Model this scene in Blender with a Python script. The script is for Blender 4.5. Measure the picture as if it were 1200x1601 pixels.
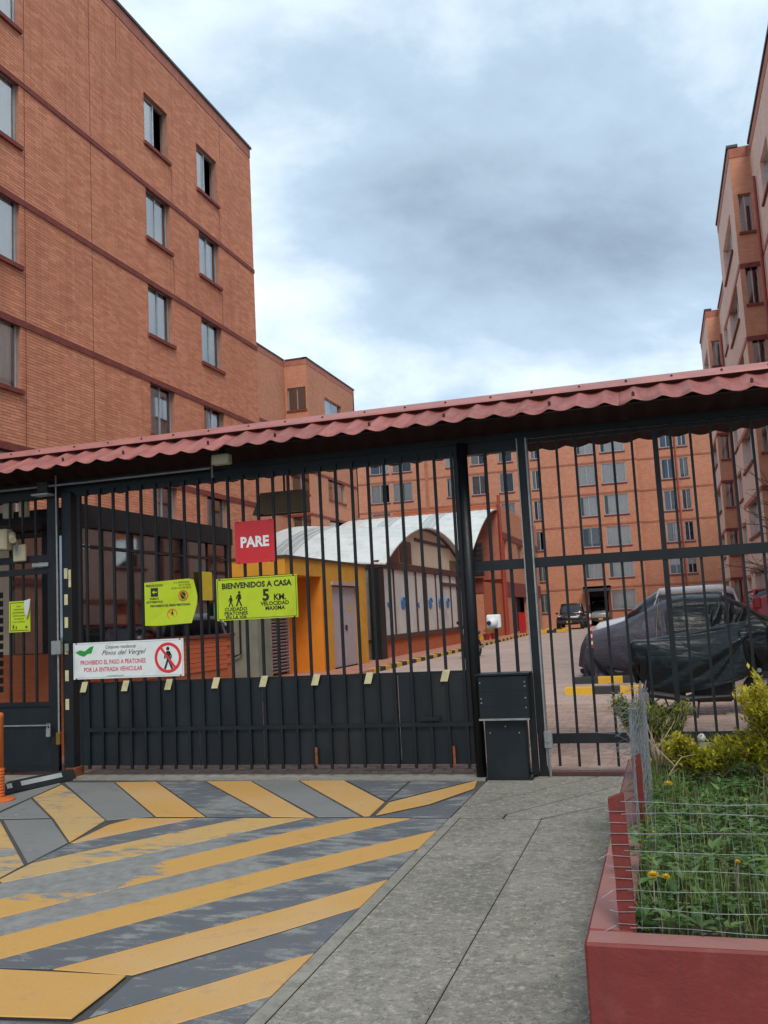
import bpy, bmesh, math, random
from mathutils import Vector, Matrix, noise as mnoise

random.seed(11)
for _o in list(bpy.data.objects):
    bpy.data.objects.remove(_o, do_unlink=True)
SC = bpy.context.scene
COL = SC.collection
R = math.radians


def srgb(r, g, b):
    def f(c):
        c /= 255.0
        return c / 12.92 if c <= 0.04045 else ((c + 0.055) / 1.055) ** 2.4
    return (f(r), f(g), f(b), 1.0)


# ------------------------------------------------------------------ camera
CAM_H = 1.6
yaw, pit, rol = R(16.63726), R(6.50852), R(-2.97331)
fw = Vector((-math.sin(yaw) * math.cos(pit), math.cos(yaw) * math.cos(pit), math.sin(pit)))
r0 = Vector((math.cos(yaw), math.sin(yaw), 0))
u0_ = r0.cross(fw)
rr = r0 * math.cos(rol) + u0_ * math.sin(rol)
uu = -r0 * math.sin(rol) + u0_ * math.cos(rol)
cam_d = bpy.data.cameras.new('camera')
cam = bpy.data.objects.new('camera', cam_d)
COL.objects.link(cam)
m = Matrix((rr, uu, -fw)).transposed().to_4x4()
m.translation = Vector((0, 0, CAM_H))
cam.matrix_world = m
cam_d.sensor_fit = 'VERTICAL'
cam_d.sensor_height = 24.0
cam_d.lens = 1432.14 / 1601.0 * 24.0
cam_d.clip_start = 0.05
cam_d.clip_end = 5000
SC.camera = cam

# ------------------------------------------------------------------ sky, sun, exposure
SUN_EL, SUN_ROT = R(48), R(158)
W = bpy.data.worlds.new('World')
SC.world = W
W.use_nodes = True
nt = W.node_tree
nt.nodes.clear()
N = nt.nodes.new
L = nt.links.new
out = N('ShaderNodeOutputWorld')
bg = N('ShaderNodeBackground')
bg.inputs['Strength'].default_value = 0.1
L(bg.outputs[0], out.inputs['Surface'])
sky = N('ShaderNodeTexSky')
sky.sky_type = 'NISHITA'
sky.sun_disc = False
sky.sun_elevation = SUN_EL
sky.sun_rotation = SUN_ROT
sky.altitude = 2500
sky.air_density = 1.0
sky.dust_density = 2.0
tc = N('ShaderNodeTexCoord')
sep = N('ShaderNodeSeparateXYZ')
L(tc.outputs['Generated'], sep.inputs[0])
zc = N('ShaderNodeMath'); zc.operation = 'MAXIMUM'; zc.inputs[1].default_value = 0.0
L(sep.outputs['Z'], zc.inputs[0])
za = N('ShaderNodeMath'); za.operation = 'ADD'; za.inputs[1].default_value = 0.32
L(zc.outputs[0], za.inputs[0])
dx = N('ShaderNodeMath'); dx.operation = 'DIVIDE'
dy = N('ShaderNodeMath'); dy.operation = 'DIVIDE'
L(sep.outputs['X'], dx.inputs[0]); L(za.outputs[0], dx.inputs[1])
L(sep.outputs['Y'], dy.inputs[0]); L(za.outputs[0], dy.inputs[1])
cmb = N('ShaderNodeCombineXYZ')
L(dx.outputs[0], cmb.inputs['X']); L(dy.outputs[0], cmb.inputs['Y'])
mp = N('ShaderNodeMapping')
CLOUD_OFF = (-24.689, 18.036, 0.0)
mp.inputs['Location'].default_value = CLOUD_OFF
L(cmb.outputs[0], mp.inputs['Vector'])
n1 = N('ShaderNodeTexNoise'); n1.inputs['Scale'].default_value = 1.15; n1.inputs['Detail'].default_value = 8.0
n1.inputs['Roughness'].default_value = 0.58; n1.inputs['Distortion'].default_value = 0.2
L(mp.outputs[0], n1.inputs['Vector'])
n2 = N('ShaderNodeTexNoise'); n2.inputs['Scale'].default_value = 0.55; n2.inputs['Detail'].default_value = 2.0
L(mp.outputs[0], n2.inputs['Vector'])
mx = N('ShaderNodeMix'); mx.data_type = 'FLOAT'; mx.inputs[0].default_value = 0.34
L(n1.outputs['Fac'], mx.inputs[2]); L(n2.outputs['Fac'], mx.inputs[3])
cr = N('ShaderNodeValToRGB')
e = cr.color_ramp.elements
e[0].position = 0.34; e[0].color = (1.7, 2.25, 2.95, 1)
k2 = e.new(0.41); k2.color = (2.4, 3.05, 3.8, 1)
e[1].position = 0.585; e[1].color = (7.3, 8.2, 8.95, 1)
k = e.new(0.50); k.color = (4.0, 5.15, 6.25, 1)
L(mx.outputs[0], cr.inputs[0])
mixc = N('ShaderNodeMix'); mixc.data_type = 'RGBA'; mixc.inputs[0].default_value = 0.90
L(sky.outputs[0], mixc.inputs[6]); L(cr.outputs[0], mixc.inputs[7])
L(mixc.outputs[2], bg.inputs['Color'])

sd = bpy.data.lights.new('sun', 'SUN')
sd.energy = 1.5
sd.angle = R(22)
sd.color = (1.0, 0.92, 0.82)
sun = bpy.data.objects.new('sun', sd)
COL.objects.link(sun)
# direction towards the sun (rotation measured clockwise from +Y, as the sky node does)
sv = Vector((math.sin(SUN_ROT) * math.cos(SUN_EL), math.cos(SUN_ROT) * math.cos(SUN_EL), math.sin(SUN_EL)))
sun.rotation_euler = (-sv).to_track_quat('-Z', 'Y').to_euler()
sun.location = (0, -20, 60)

vs = SC.view_settings
vs.view_transform = 'Standard'
vs.look = 'None'
vs.exposure = 0.60
vs.gamma = 1.0
vs.use_curve_mapping = False
SC.cycles.max_bounces = 8
SC.cycles.transparent_max_bounces = 24

# ------------------------------------------------------------------ mesh helpers


class MB:
    """collects shapes and links them as one mesh object"""

    def __init__(s):
        s.v, s.f, s.c = [], [], []

    def add(s, vs_, fs, col=None):
        b = len(s.v)
        s.v += [tuple(p) for p in vs_]
        s.f += [tuple(i + b for i in f) for f in fs]
        if col is not None:
            s.c += [col] * len(fs)
        return s

    def box(s, x0, x1, y0, y1, z0, z1, col=None):
        return s.add([(x0, y0, z0), (x1, y0, z0), (x1, y1, z0), (x0, y1, z0), (x0, y0, z1), (x1, y0, z1), (x1, y1, z1), (x0, y1, z1)],
                     [(0, 3, 2, 1), (4, 5, 6, 7), (0, 1, 5, 4), (1, 2, 6, 5), (2, 3, 7, 6), (3, 0, 4, 7)], col)

    def boxm(s, M, u0, u1, z0, z1, d0, d1, col=None):
        return s.add([M(u0, z0, d0), M(u1, z0, d0), M(u1, z0, d1), M(u0, z0, d1), M(u0, z1, d0), M(u1, z1, d0), M(u1, z1, d1), M(u0, z1, d1)],
                     [(0, 3, 2, 1), (4, 5, 6, 7), (0, 1, 5, 4), (1, 2, 6, 5), (2, 3, 7, 6), (3, 0, 4, 7)], col)

    def chbox(s, x0, x1, y0, y1, z0, z1, b):
        """box with chamfered edges"""
        X, Y, Z = ((x0, x1), (y0, y1), (z0, z1))
        bm = bmesh.new()
        pts = []
        for i in (0, 1):
            for j in (0, 1):
                for k_ in (0, 1):
                    sx, sy, sz = (1 - 2 * i) * b, (1 - 2 * j) * b, (1 - 2 * k_) * b
                    pts += [(X[i], Y[j] + sy, Z[k_] + sz), (X[i] + sx, Y[j], Z[k_] + sz), (X[i] + sx, Y[j] + sy, Z[k_])]
        for p in pts:
            bm.verts.new(p)
        bmesh.ops.convex_hull(bm, input=list(bm.verts))
        bm.verts.ensure_lookup_table()
        bm.verts.index_update()
        s.add([v.co[:] for v in bm.verts], [[v.index for v in f.verts] for f in bm.faces])
        bm.free()
        return s

    def tube(s, pts, r, n=8, cap=True, col=None):
        pts = [Vector(p) for p in pts]
        rs = r if isinstance(r, (list, tuple)) else [r] * len(pts)
        vs_, fs = [], []
        prev = None
        for i, p in enumerate(pts):
            t = (pts[min(i + 1, len(pts) - 1)] - pts[max(i - 1, 0)]).normalized()
            if prev is None:
                a = t.cross(Vector((0, 0, 1)))
                if a.length < 0.1:
                    a = t.cross(Vector((1, 0, 0)))
            else:
                a = prev - t * prev.dot(t)
            a.normalize()
            prev = a
            b = t.cross(a)
            for j in range(n):
                q = 2 * math.pi * j / n
                vs_.append(p + (a * math.cos(q) + b * math.sin(q)) * rs[i])
        for i in range(len(pts) - 1):
            for j in range(n):
                fs.append((i * n + j, i * n + (j + 1) % n, (i + 1) * n + (j + 1) % n, (i + 1) * n + j))
        if cap:
            fs.append(tuple(range(n))[::-1])
            fs.append(tuple((len(pts) - 1) * n + j for j in range(n)))
        return s.add(vs_, fs, col)

    def prism(s, poly, z0, z1, axis='z'):
        """poly in the plane across the axis: z:(x,y)  y:(x,z)  x:(y,z)"""
        n = len(poly)

        def mk(p, h):
            return (p[0], p[1], h) if axis == 'z' else ((p[0], h, p[1]) if axis == 'y' else (h, p[0], p[1]))
        return s.add([mk(p, z0) for p in poly] + [mk(p, z1) for p in poly],
                     [tuple(range(n))[::-1], tuple(range(n, 2 * n))] + [(i, (i + 1) % n, n + (i + 1) % n, n + i) for i in range(n)])

    def disc(s, c, r, t, axis='y', n=24, r2=0.0):
        """disc (or ring when r2 > 0) of thickness t along the axis"""
        ax = {'x': (Vector((0, 1, 0)), Vector((0, 0, 1)), Vector((1, 0, 0))), 'y': (Vector((1, 0, 0)), Vector((0, 0, 1)), Vector((0, 1, 0))),
              'z': (Vector((1, 0, 0)), Vector((0, 1, 0)), Vector((0, 0, 1)))}[axis]
        c = Vector(c)
        vs_, fs = [], []
        rad = (r, r2) if r2 > 0 else (r,)
        for h in (-t / 2, t / 2):
            for q in rad:
                for j in range(n):
                    a = 2 * math.pi * j / n
                    vs_.append(c + ax[0] * math.cos(a) * q + ax[1] * math.sin(a) * q + ax[2] * h)
        if r2 > 0:
            for j in range(n):
                k_ = (j + 1) % n
                fs += [(j, k_, n + k_, n + j), (2 * n + j, 3 * n + j, 3 * n + k_, 2 * n + k_), (j, 2 * n + j, 2 * n + k_, k_), (n + j, n + k_, 3 * n + k_, 3 * n + j)]
        else:
            fs = [tuple(range(n))[::-1], tuple(range(n, 2 * n))] + [(j, (j + 1) % n, n + (j + 1) % n, n + j) for j in range(n)]
        return s.add(vs_, fs)

    def loft(s, rings, cap=True):
        n = len(rings[0])
        vs_ = [p for r_ in rings for p in r_]
        fs = []
        for i in range(len(rings) - 1):
            for j in range(n):
                fs.append((i * n + j, i * n + (j + 1) % n, (i + 1) * n + (j + 1) % n, (i + 1) * n + j))
        if cap:
            fs.append(tuple(range(n))[::-1])
            fs.append(tuple((len(rings) - 1) * n + j for j in range(n)))
        return s.add(vs_, fs)

    def lathe(s, prof, c=(0, 0, 0), n=20):
        return s.loft([[(c[0] + r_ * math.cos(2 * math.pi * j / n), c[1] + r_ * math.sin(2 * math.pi * j / n), c[2] + z) for j in range(n)] for r_, z in prof])

    def build(s, name, mat, parent=None, smooth=False, world=True):
        """world=True: the points are world coordinates (the parent's place is taken off)"""
        me = bpy.data.meshes.new(name)
        o_ = parent.get('_loc') if parent is not None and world else None
        if o_ is not None:
            vv = [(p[0] - o_[0], p[1] - o_[1], p[2] - o_[2]) for p in s.v]
        else:
            vv = s.v
        me.from_pydata(vv, [], s.f)
        if s.c and len(s.c) == len(s.f):
            at = me.attributes.new('tint', 'FLOAT', 'FACE')
            at.data.foreach_set('value', s.c)
        if smooth:
            me.polygons.foreach_set('use_smooth', [True] * len(me.polygons))
        me.materials.append(MATS[mat] if isinstance(mat, str) else mat)
        o = bpy.data.objects.new(name, me)
        COL.objects.link(o)
        if parent is not None:
            o.parent = parent
            if o_ is not None:
                o['_loc'] = list(o_)
        return o


def thing(name, label, cat, loc=(0, 0, 0), rz=0.0, group=None):
    o = bpy.data.objects.new(name, None)
    COL.objects.link(o)
    o.location = loc
    o.rotation_euler = (0, 0, rz)
    o.empty_display_size = 0.2
    o['label'] = label
    o['category'] = cat
    if group:
        o['group'] = group
    o['_loc'] = list(loc)
    return o


def tag(o, label, cat, group=None):
    o['label'] = label
    o['category'] = cat
    if group:
        o['group'] = group
    return o


def structure(o):
    o['kind'] = 'structure'
    return o


def stuff(o):
    o['kind'] = 'stuff'
    return o


def copy_piece(src, parent, loc, rot=None, mat_ok=True):
    c = bpy.data.objects.new(src.name.split('.')[0], src.data)
    COL.objects.link(c)
    c.parent = parent
    c.location = loc
    if rot:
        c.rotation_euler = rot
    return c


# ------------------------------------------------------------------ materials
MATS = {}


def nodes_of(name):
    m_ = bpy.data.materials.new(name)
    m_.use_nodes = True
    t = m_.node_tree
    b = t.nodes['Principled BSDF']
    MATS[name] = m_
    return m_, t, b


def mixrgb(t, fac, a, b):
    x = t.nodes.new('ShaderNodeMix')
    x.data_type = 'RGBA'
    for sock, val in ((x.inputs[0], fac), (x.inputs[6], a), (x.inputs[7], b)):
        if hasattr(val, 'is_output') or isinstance(val, bpy.types.NodeSocket):
            t.links.new(val, sock)
        else:
            sock.default_value = val
    return x.outputs[2]


def noise_node(t, scale, detail=4, rough=0.55, vec=None, dist=0.0, dims=None):
    n_ = t.nodes.new('ShaderNodeTexNoise')
    n_.inputs['Scale'].default_value = scale
    n_.inputs['Detail'].default_value = detail
    n_.inputs['Roughness'].default_value = rough
    n_.inputs['Distortion'].default_value = dist
    if vec is not None:
        t.links.new(vec, n_.inputs['Vector'])
    return n_.outputs['Fac']


def ramp(t, fac, p0, p1, c0=(0, 0, 0, 1), c1=(1, 1, 1, 1)):
    r_ = t.nodes.new('ShaderNodeValToRGB')
    r_.color_ramp.elements[0].position = p0
    r_.color_ramp.elements[0].color = c0
    r_.color_ramp.elements[1].position = p1
    r_.color_ramp.elements[1].color = c1
    t.links.new(fac, r_.inputs[0])
    return r_.outputs[0]


def bump(t, b, height, strength=0.3, dist=0.01):
    bn = t.nodes.new('ShaderNodeBump')
    bn.inputs['Strength'].default_value = strength
    bn.inputs['Distance'].default_value = dist
    t.links.new(height, bn.inputs['Height'])
    t.links.new(bn.outputs[0], b.inputs['Normal'])
    return bn


def objvec(t, scale=(1, 1, 1)):
    c = t.nodes.new('ShaderNodeTexCoord')
    mpn = t.nodes.new('ShaderNodeMapping')
    mpn.inputs['Scale'].default_value = scale
    t.links.new(c.outputs['Object'], mpn.inputs['Vector'])
    return mpn.outputs[0]


def simple(name, col, rough=0.6, metal=0.0, var=0.25, scale=6.0, bmp=0.0, bscale=60, spec=0.5, dirt=None, dirt_scale=2.0, dirt_amt=0.5, stretch=(1, 1, 1)):
    m_, t, b = nodes_of(name)
    v = objvec(t, stretch)
    n_ = noise_node(t, scale, 5, 0.6, v)
    lo = tuple(c * (1 - var) for c in col[:3]) + (1,)
    hi = tuple(min(1, c * (1 + var)) for c in col[:3]) + (1,)
    c_ = mixrgb(t, ramp(t, n_, 0.3, 0.7), lo, hi)
    if dirt:
        d_ = noise_node(t, dirt_scale, 6, 0.65, v)
        c_ = mixrgb(t, ramp(t, d_, 0.5, 0.72, (0, 0, 0, 1), (dirt_amt,) * 3 + (1,)), c_, dirt)
    t.links.new(c_, b.inputs['Base Color'])
    rn = noise_node(t, scale * 3, 3, 0.5, v)
    rr_ = t.nodes.new('ShaderNodeMapRange')
    rr_.inputs['To Min'].default_value = max(0.02, rough - 0.12)
    rr_.inputs['To Max'].default_value = min(1, rough + 0.12)
    t.links.new(rn, rr_.inputs['Value'])
    t.links.new(rr_.outputs[0], b.inputs['Roughness'])
    b.inputs['Metallic'].default_value = metal
    b.inputs['Specular IOR Level'].default_value = spec
    if bmp:
        bump(t, b, noise_node(t, bscale, 4, 0.6, v), bmp, 0.01)
    return m_


def brick_wall(name, c1, c2, mortar, axis, bw=0.25, bh=0.065, bmp=0.4, msize=0.008):
    """running-bond brick for walls too far off to pick bricks apart; axis = world axis along the wall"""
    m_, t, b = nodes_of(name)
    c = t.nodes.new('ShaderNodeTexCoord')
    s_ = t.nodes.new('ShaderNodeSeparateXYZ')
    t.links.new(c.outputs['Object'], s_.inputs[0])
    k_ = t.nodes.new('ShaderNodeCombineXYZ')
    t.links.new(s_.outputs[axis], k_.inputs[0])
    t.links.new(s_.outputs['Z'], k_.inputs[1])
    br = t.nodes.new('ShaderNodeTexBrick')
    br.inputs['Scale'].default_value = 1.0
    br.inputs['Brick Width'].default_value = bw
    br.inputs['Row Height'].default_value = bh
    br.inputs['Mortar Size'].default_value = msize
    br.inputs['Mortar Smooth'].default_value = 0.3
    br.inputs['Color1'].default_value = c1
    br.inputs['Color2'].default_value = c2
    br.inputs['Mortar'].default_value = mortar
    t.links.new(k_.outputs[0], br.inputs['Vector'])
    big = noise_node(t, 0.35, 5, 0.6, c.outputs['Object'])
    fine = noise_node(t, 3.0, 5, 0.65, c.outputs['Object'])
    dk = tuple(x * 0.72 for x in c1[:3]) + (1,)
    x1 = mixrgb(t, ramp(t, big, 0.35, 0.7, (0, 0, 0, 1), (0.45,) * 3 + (1,)), br.outputs['Color'], dk)
    x2 = mixrgb(t, ramp(t, fine, 0.45, 0.75, (0, 0, 0, 1), (0.35,) * 3 + (1,)), x1, tuple(min(1, x * 1.25) for x in c2[:3]) + (1,))
    t.links.new(x2, b.inputs['Base Color'])
    b.inputs['Roughness'].default_value = 0.85
    b.inputs['Specular IOR Level'].default_value = 0.2
    bump(t, b, br.outputs['Fac'], -bmp, 0.01)
    return m_


def tinted(name, dark, light, rough=0.85, obj_random=False, mott=30.0, bmp=0.25, stain=None):
    """one colour per piece, taken from the mesh's tint attribute or the object's own random number"""
    m_, t, b = nodes_of(name)
    if obj_random:
        i_ = t.nodes.new('ShaderNodeObjectInfo')
        f_ = i_.outputs['Random']
        g = t.nodes.new('ShaderNodeNewGeometry')
        pos = g.outputs['Position']
    else:
        i_ = t.nodes.new('ShaderNodeAttribute')
        i_.attribute_name = 'tint'
        f_ = i_.outputs['Fac']
        g = t.nodes.new('ShaderNodeNewGeometry')
        pos = g.outputs['Position']
    base = mixrgb(t, f_, dark, light)
    n_ = noise_node(t, mott, 4, 0.6, pos)
    base = mixrgb(t, ramp(t, n_, 0.35, 0.75, (0, 0, 0, 1), (0.25,) * 3 + (1,)), base, tuple(x * 0.75 for x in dark[:3]) + (1,))
    big = noise_node(t, 0.5, 6, 0.62, pos)
    base = mixrgb(t, ramp(t, big, 0.45, 0.72, (0, 0, 0, 1), (0.4,) * 3 + (1,)), base, stain or tuple(x * 0.75 for x in dark[:3]) + (1,))
    sm = t.nodes.new('ShaderNodeMapping')
    sm.inputs['Scale'].default_value = (5.0, 5.0, 0.16)
    t.links.new(pos, sm.inputs['Vector'])
    run = noise_node(t, 1.0, 5, 0.6, sm.outputs[0])
    base = mixrgb(t, ramp(t, run, 0.5, 0.75, (0, 0, 0, 1), (0.38,) * 3 + (1,)), base, tuple(x * 0.55 for x in dark[:3]) + (1,))
    t.links.new(base, b.inputs['Base Color'])
    b.inputs['Roughness'].default_value = rough
    b.inputs['Specular IOR Level'].default_value = 0.25
    if bmp:
        bump(t, b, noise_node(t, mott * 4, 3, 0.6, pos), bmp, 0.004)
    return m_


def glass(name, tint=(0.75, 0.8, 0.82, 1), gl=0.22):
    m_, t, b = nodes_of(name)
    t.nodes.remove(b)
    o_ = t.nodes['Material Output']
    tr = t.nodes.new('ShaderNodeBsdfTransparent')
    tr.inputs[0].default_value = tint
    g = t.nodes.new('ShaderNodeBsdfGlossy')
    g.inputs['Roughness'].default_value = 0.03
    g.inputs['Color'].default_value = (0.9, 0.93, 0.95, 1)
    lw = t.nodes.new('ShaderNodeFresnel')
    lw.inputs['IOR'].default_value = 1.5
    mr = t.nodes.new('ShaderNodeMapRange')
    mr.inputs['To Min'].default_value = gl
    mr.inputs['To Max'].default_value = 1.0
    t.links.new(lw.outputs[0], mr.inputs['Value'])
    mx_ = t.nodes.new('ShaderNodeMixShader')
    t.links.new(mr.outputs[0], mx_.inputs[0])
    t.links.new(tr.outputs[0], mx_.inputs[1])
    t.links.new(g.outputs[0], mx_.inputs[2])
    t.links.new(mx_.outputs[0], o_.inputs['Surface'])
    return m_


def leafmat(name, c1, c2, trans=0.35, rough=0.55):
    m_, t, b = nodes_of(name)
    i_ = t.nodes.new('ShaderNodeAttribute')
    i_.attribute_name = 'tint'
    col = mixrgb(t, i_.outputs['Fac'], c1, c2)
    t.links.new(col, b.inputs['Base Color'])
    b.inputs['Roughness'].default_value = rough
    tl = t.nodes.new('ShaderNodeBsdfTranslucent')
    t.links.new(col, tl.inputs[0])
    mx_ = t.nodes.new('ShaderNodeMixShader')
    mx_.inputs[0].default_value = trans
    t.links.new(b.outputs[0], mx_.inputs[1])
    t.links.new(tl.outputs[0], mx_.inputs[2])
    t.links.new(mx_.outputs[0], t.nodes['Material Output'].inputs['Surface'])
    return m_


# brick and building colours
BK1, BK2, MOR = (0.60, 0.238, 0.137, 1), (0.78, 0.352, 0.212, 1), (0.38, 0.17, 0.11, 1)
tinted('brick', BK1, BK2)
tinted('brick_single', BK1, BK2, obj_random=True)
simple('mortar', MOR, 0.9, var=0.2, scale=3)
for ax in 'XY':
    brick_wall('brick_far_' + ax, (0.50, 0.215, 0.130, 1), (0.60, 0.275, 0.170, 1), (0.42, 0.195, 0.125, 1), ax)
    brick_wall('brick_low_' + ax, (0.46, 0.13, 0.055, 1), (0.52, 0.16, 0.07, 1), (0.40, 0.14, 0.08, 1), ax)
brick_wall('brick_right_lit_Y', (0.66, 0.44, 0.36, 1), (0.74, 0.53, 0.44, 1), (0.58, 0.41, 0.33, 1), 'Y')  # same brick as the bay sides, coloured paler for light from the left
brick_wall('brick_right_X', (0.58, 0.265, 0.165, 1), (0.66, 0.32, 0.20, 1), (0.50, 0.25, 0.16, 1), 'X')
simple('band_red', srgb(124, 58, 50), 0.75, var=0.25, scale=5, bmp=0.1)
simple('band_far', srgb(160, 98, 76), 0.8, var=0.15, scale=3)
simple('band_orange', srgb(168, 104, 84), 0.8, var=0.2, scale=3)
simple('coping', srgb(62, 58, 62), 0.6, var=0.2, scale=4)
simple('core', (0.012, 0.013, 0.016, 1), 0.9, var=0.1)  # near-black; as building filler it stands in for unlit rooms
simple('alu', srgb(176, 180, 182), 0.4, metal=0.6, var=0.12, scale=8)
simple('alu_dark', srgb(52, 40, 38), 0.5, metal=0.2, var=0.2)
glass('pane', (0.8, 0.84, 0.86, 1), 0.34)
glass('pane_dark', (0.42, 0.43, 0.45, 1), 0.30)
glass('pane_clear', (0.95, 0.96, 0.96, 1), 0.24)
glass('pane_store', (0.62, 0.66, 0.68, 1), 0.34)
glass('pane_far', (0.95, 0.95, 0.95, 1), 0.04)
simple('frosted', srgb(214, 217, 216), 0.22, var=0.10, scale=0.9, spec=0.6, dirt=srgb(168, 178, 184), dirt_scale=0.5, dirt_amt=0.8)
for nm, cc in (('curtain_white', srgb(246, 242, 234)), ('curtain_grey', srgb(158, 154, 156)), ('curtain_pink', srgb(196, 78, 128)), ('curtain_blue', srgb(96, 112, 146)), ('curtain_beige', srgb(190, 172, 150))):
    simple(nm, cc, 0.9, var=0.1, scale=20, stretch=(1, 1, 0.1))
simple('pipe_red', srgb(150, 62, 50), 0.6, var=0.2)

# gate metals
simple('black_steel', (0.0065, 0.0085, 0.0105, 1), 0.48, spec=0.38, var=0.35, scale=9, bmp=0.05, bscale=120, dirt=(0.018, 0.018, 0.018, 1), dirt_scale=2.2, dirt_amt=0.6)
simple('black_panel', (0.008, 0.012, 0.016, 1), 0.45, spec=0.38, var=0.4, scale=3, bmp=0.06, bscale=40, dirt=(0.022, 0.022, 0.021, 1), dirt_scale=1.6, dirt_amt=0.7, stretch=(1, 1, 0.4))
simple('rust', srgb(128, 70, 36), 0.85, var=0.4, scale=30, bmp=0.2)
simple('galv', srgb(150, 152, 150), 0.45, metal=0.55, var=0.2, scale=14)
simple('wire', srgb(128, 134, 138), 0.5, metal=0.3, var=0.3, scale=30)
simple('tape', srgb(190, 182, 140), 0.6, var=0.2, scale=12)
simple('roof_red', srgb(156, 93, 86), 0.6, var=0.2, scale=4, bmp=0.04, bscale=50, dirt=srgb(104, 64, 58), dirt_scale=3.0, dirt_amt=0.75, stretch=(3, 0.7, 1))
def fade_per_object(name, amt=0.3):
    t = MATS[name].node_tree
    b = t.nodes['Principled BSDF']
    src = b.inputs['Base Color'].links[0].from_socket
    i_ = t.nodes.new('ShaderNodeObjectInfo')
    h = t.nodes.new('ShaderNodeHueSaturation')
    mr = t.nodes.new('ShaderNodeMapRange')
    mr.inputs['To Min'].default_value = 1 - amt
    mr.inputs['To Max'].default_value = 1 + amt * .6
    t.links.new(i_.outputs['Random'], mr.inputs['Value'])
    t.links.new(mr.outputs[0], h.inputs['Value'])
    t.links.new(src, h.inputs['Color'])
    t.links.new(h.outputs[0], b.inputs['Base Color'])


fade_per_object('roof_red', 0.16)
fade_per_object('white_roof', 0.08) if 'white_roof' in MATS else None
simple('roof_shade', srgb(50, 26, 25), 0.8, var=0.2, scale=3)  # shade below the canopy put into the sheet colour
simple('flash_red', srgb(168, 108, 102), 0.5, var=0.1, scale=4, dirt=srgb(130, 80, 76), dirt_scale=3.5, dirt_amt=0.5)
simple('bolt', srgb(70, 40, 38), 0.5, metal=0.5)
simple('white_plastic', srgb(226, 228, 228), 0.35, var=0.05, scale=10, dirt=srgb(150, 148, 140), dirt_amt=0.3)
simple('beige_plastic', srgb(168, 158, 130), 0.5, var=0.12)
simple('olive_metal', srgb(112, 92, 66), 0.6, var=0.15, scale=8)
simple('lens_black', (0.01, 0.01, 0.012, 1), 0.12)
simple('brass', srgb(150, 112, 46), 0.35, metal=0.7)

# sign inks
simple('sign_yellow', srgb(176, 196, 24), 0.42, var=0.06, scale=6, dirt=srgb(140, 150, 40), dirt_scale=4, dirt_amt=0.4)
simple('sign_red', srgb(196, 36, 40), 0.4, var=0.08, scale=5)
simple('sign_white', srgb(212, 218, 216), 0.42, var=0.05, scale=5, dirt=srgb(160, 164, 160), dirt_scale=4, dirt_amt=0.4)
simple('ink_black', (0.014, 0.016, 0.012, 1), 0.6)
simple('ink_red', srgb(206, 44, 44), 0.5, var=0.05)
simple('ink_pink', srgb(196, 56, 84), 0.5, var=0.05)
simple('ink_orange', srgb(206, 92, 30), 0.5, var=0.05)
simple('ink_green', srgb(30, 140, 50), 0.5, var=0.05)
simple('ink_blue', srgb(40, 120, 190), 0.5, var=0.1)
simple('ink_white', srgb(226, 226, 224), 0.5, var=0.04)
simple('paper', srgb(196, 200, 200), 0.7, var=0.05)

# ground


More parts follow.
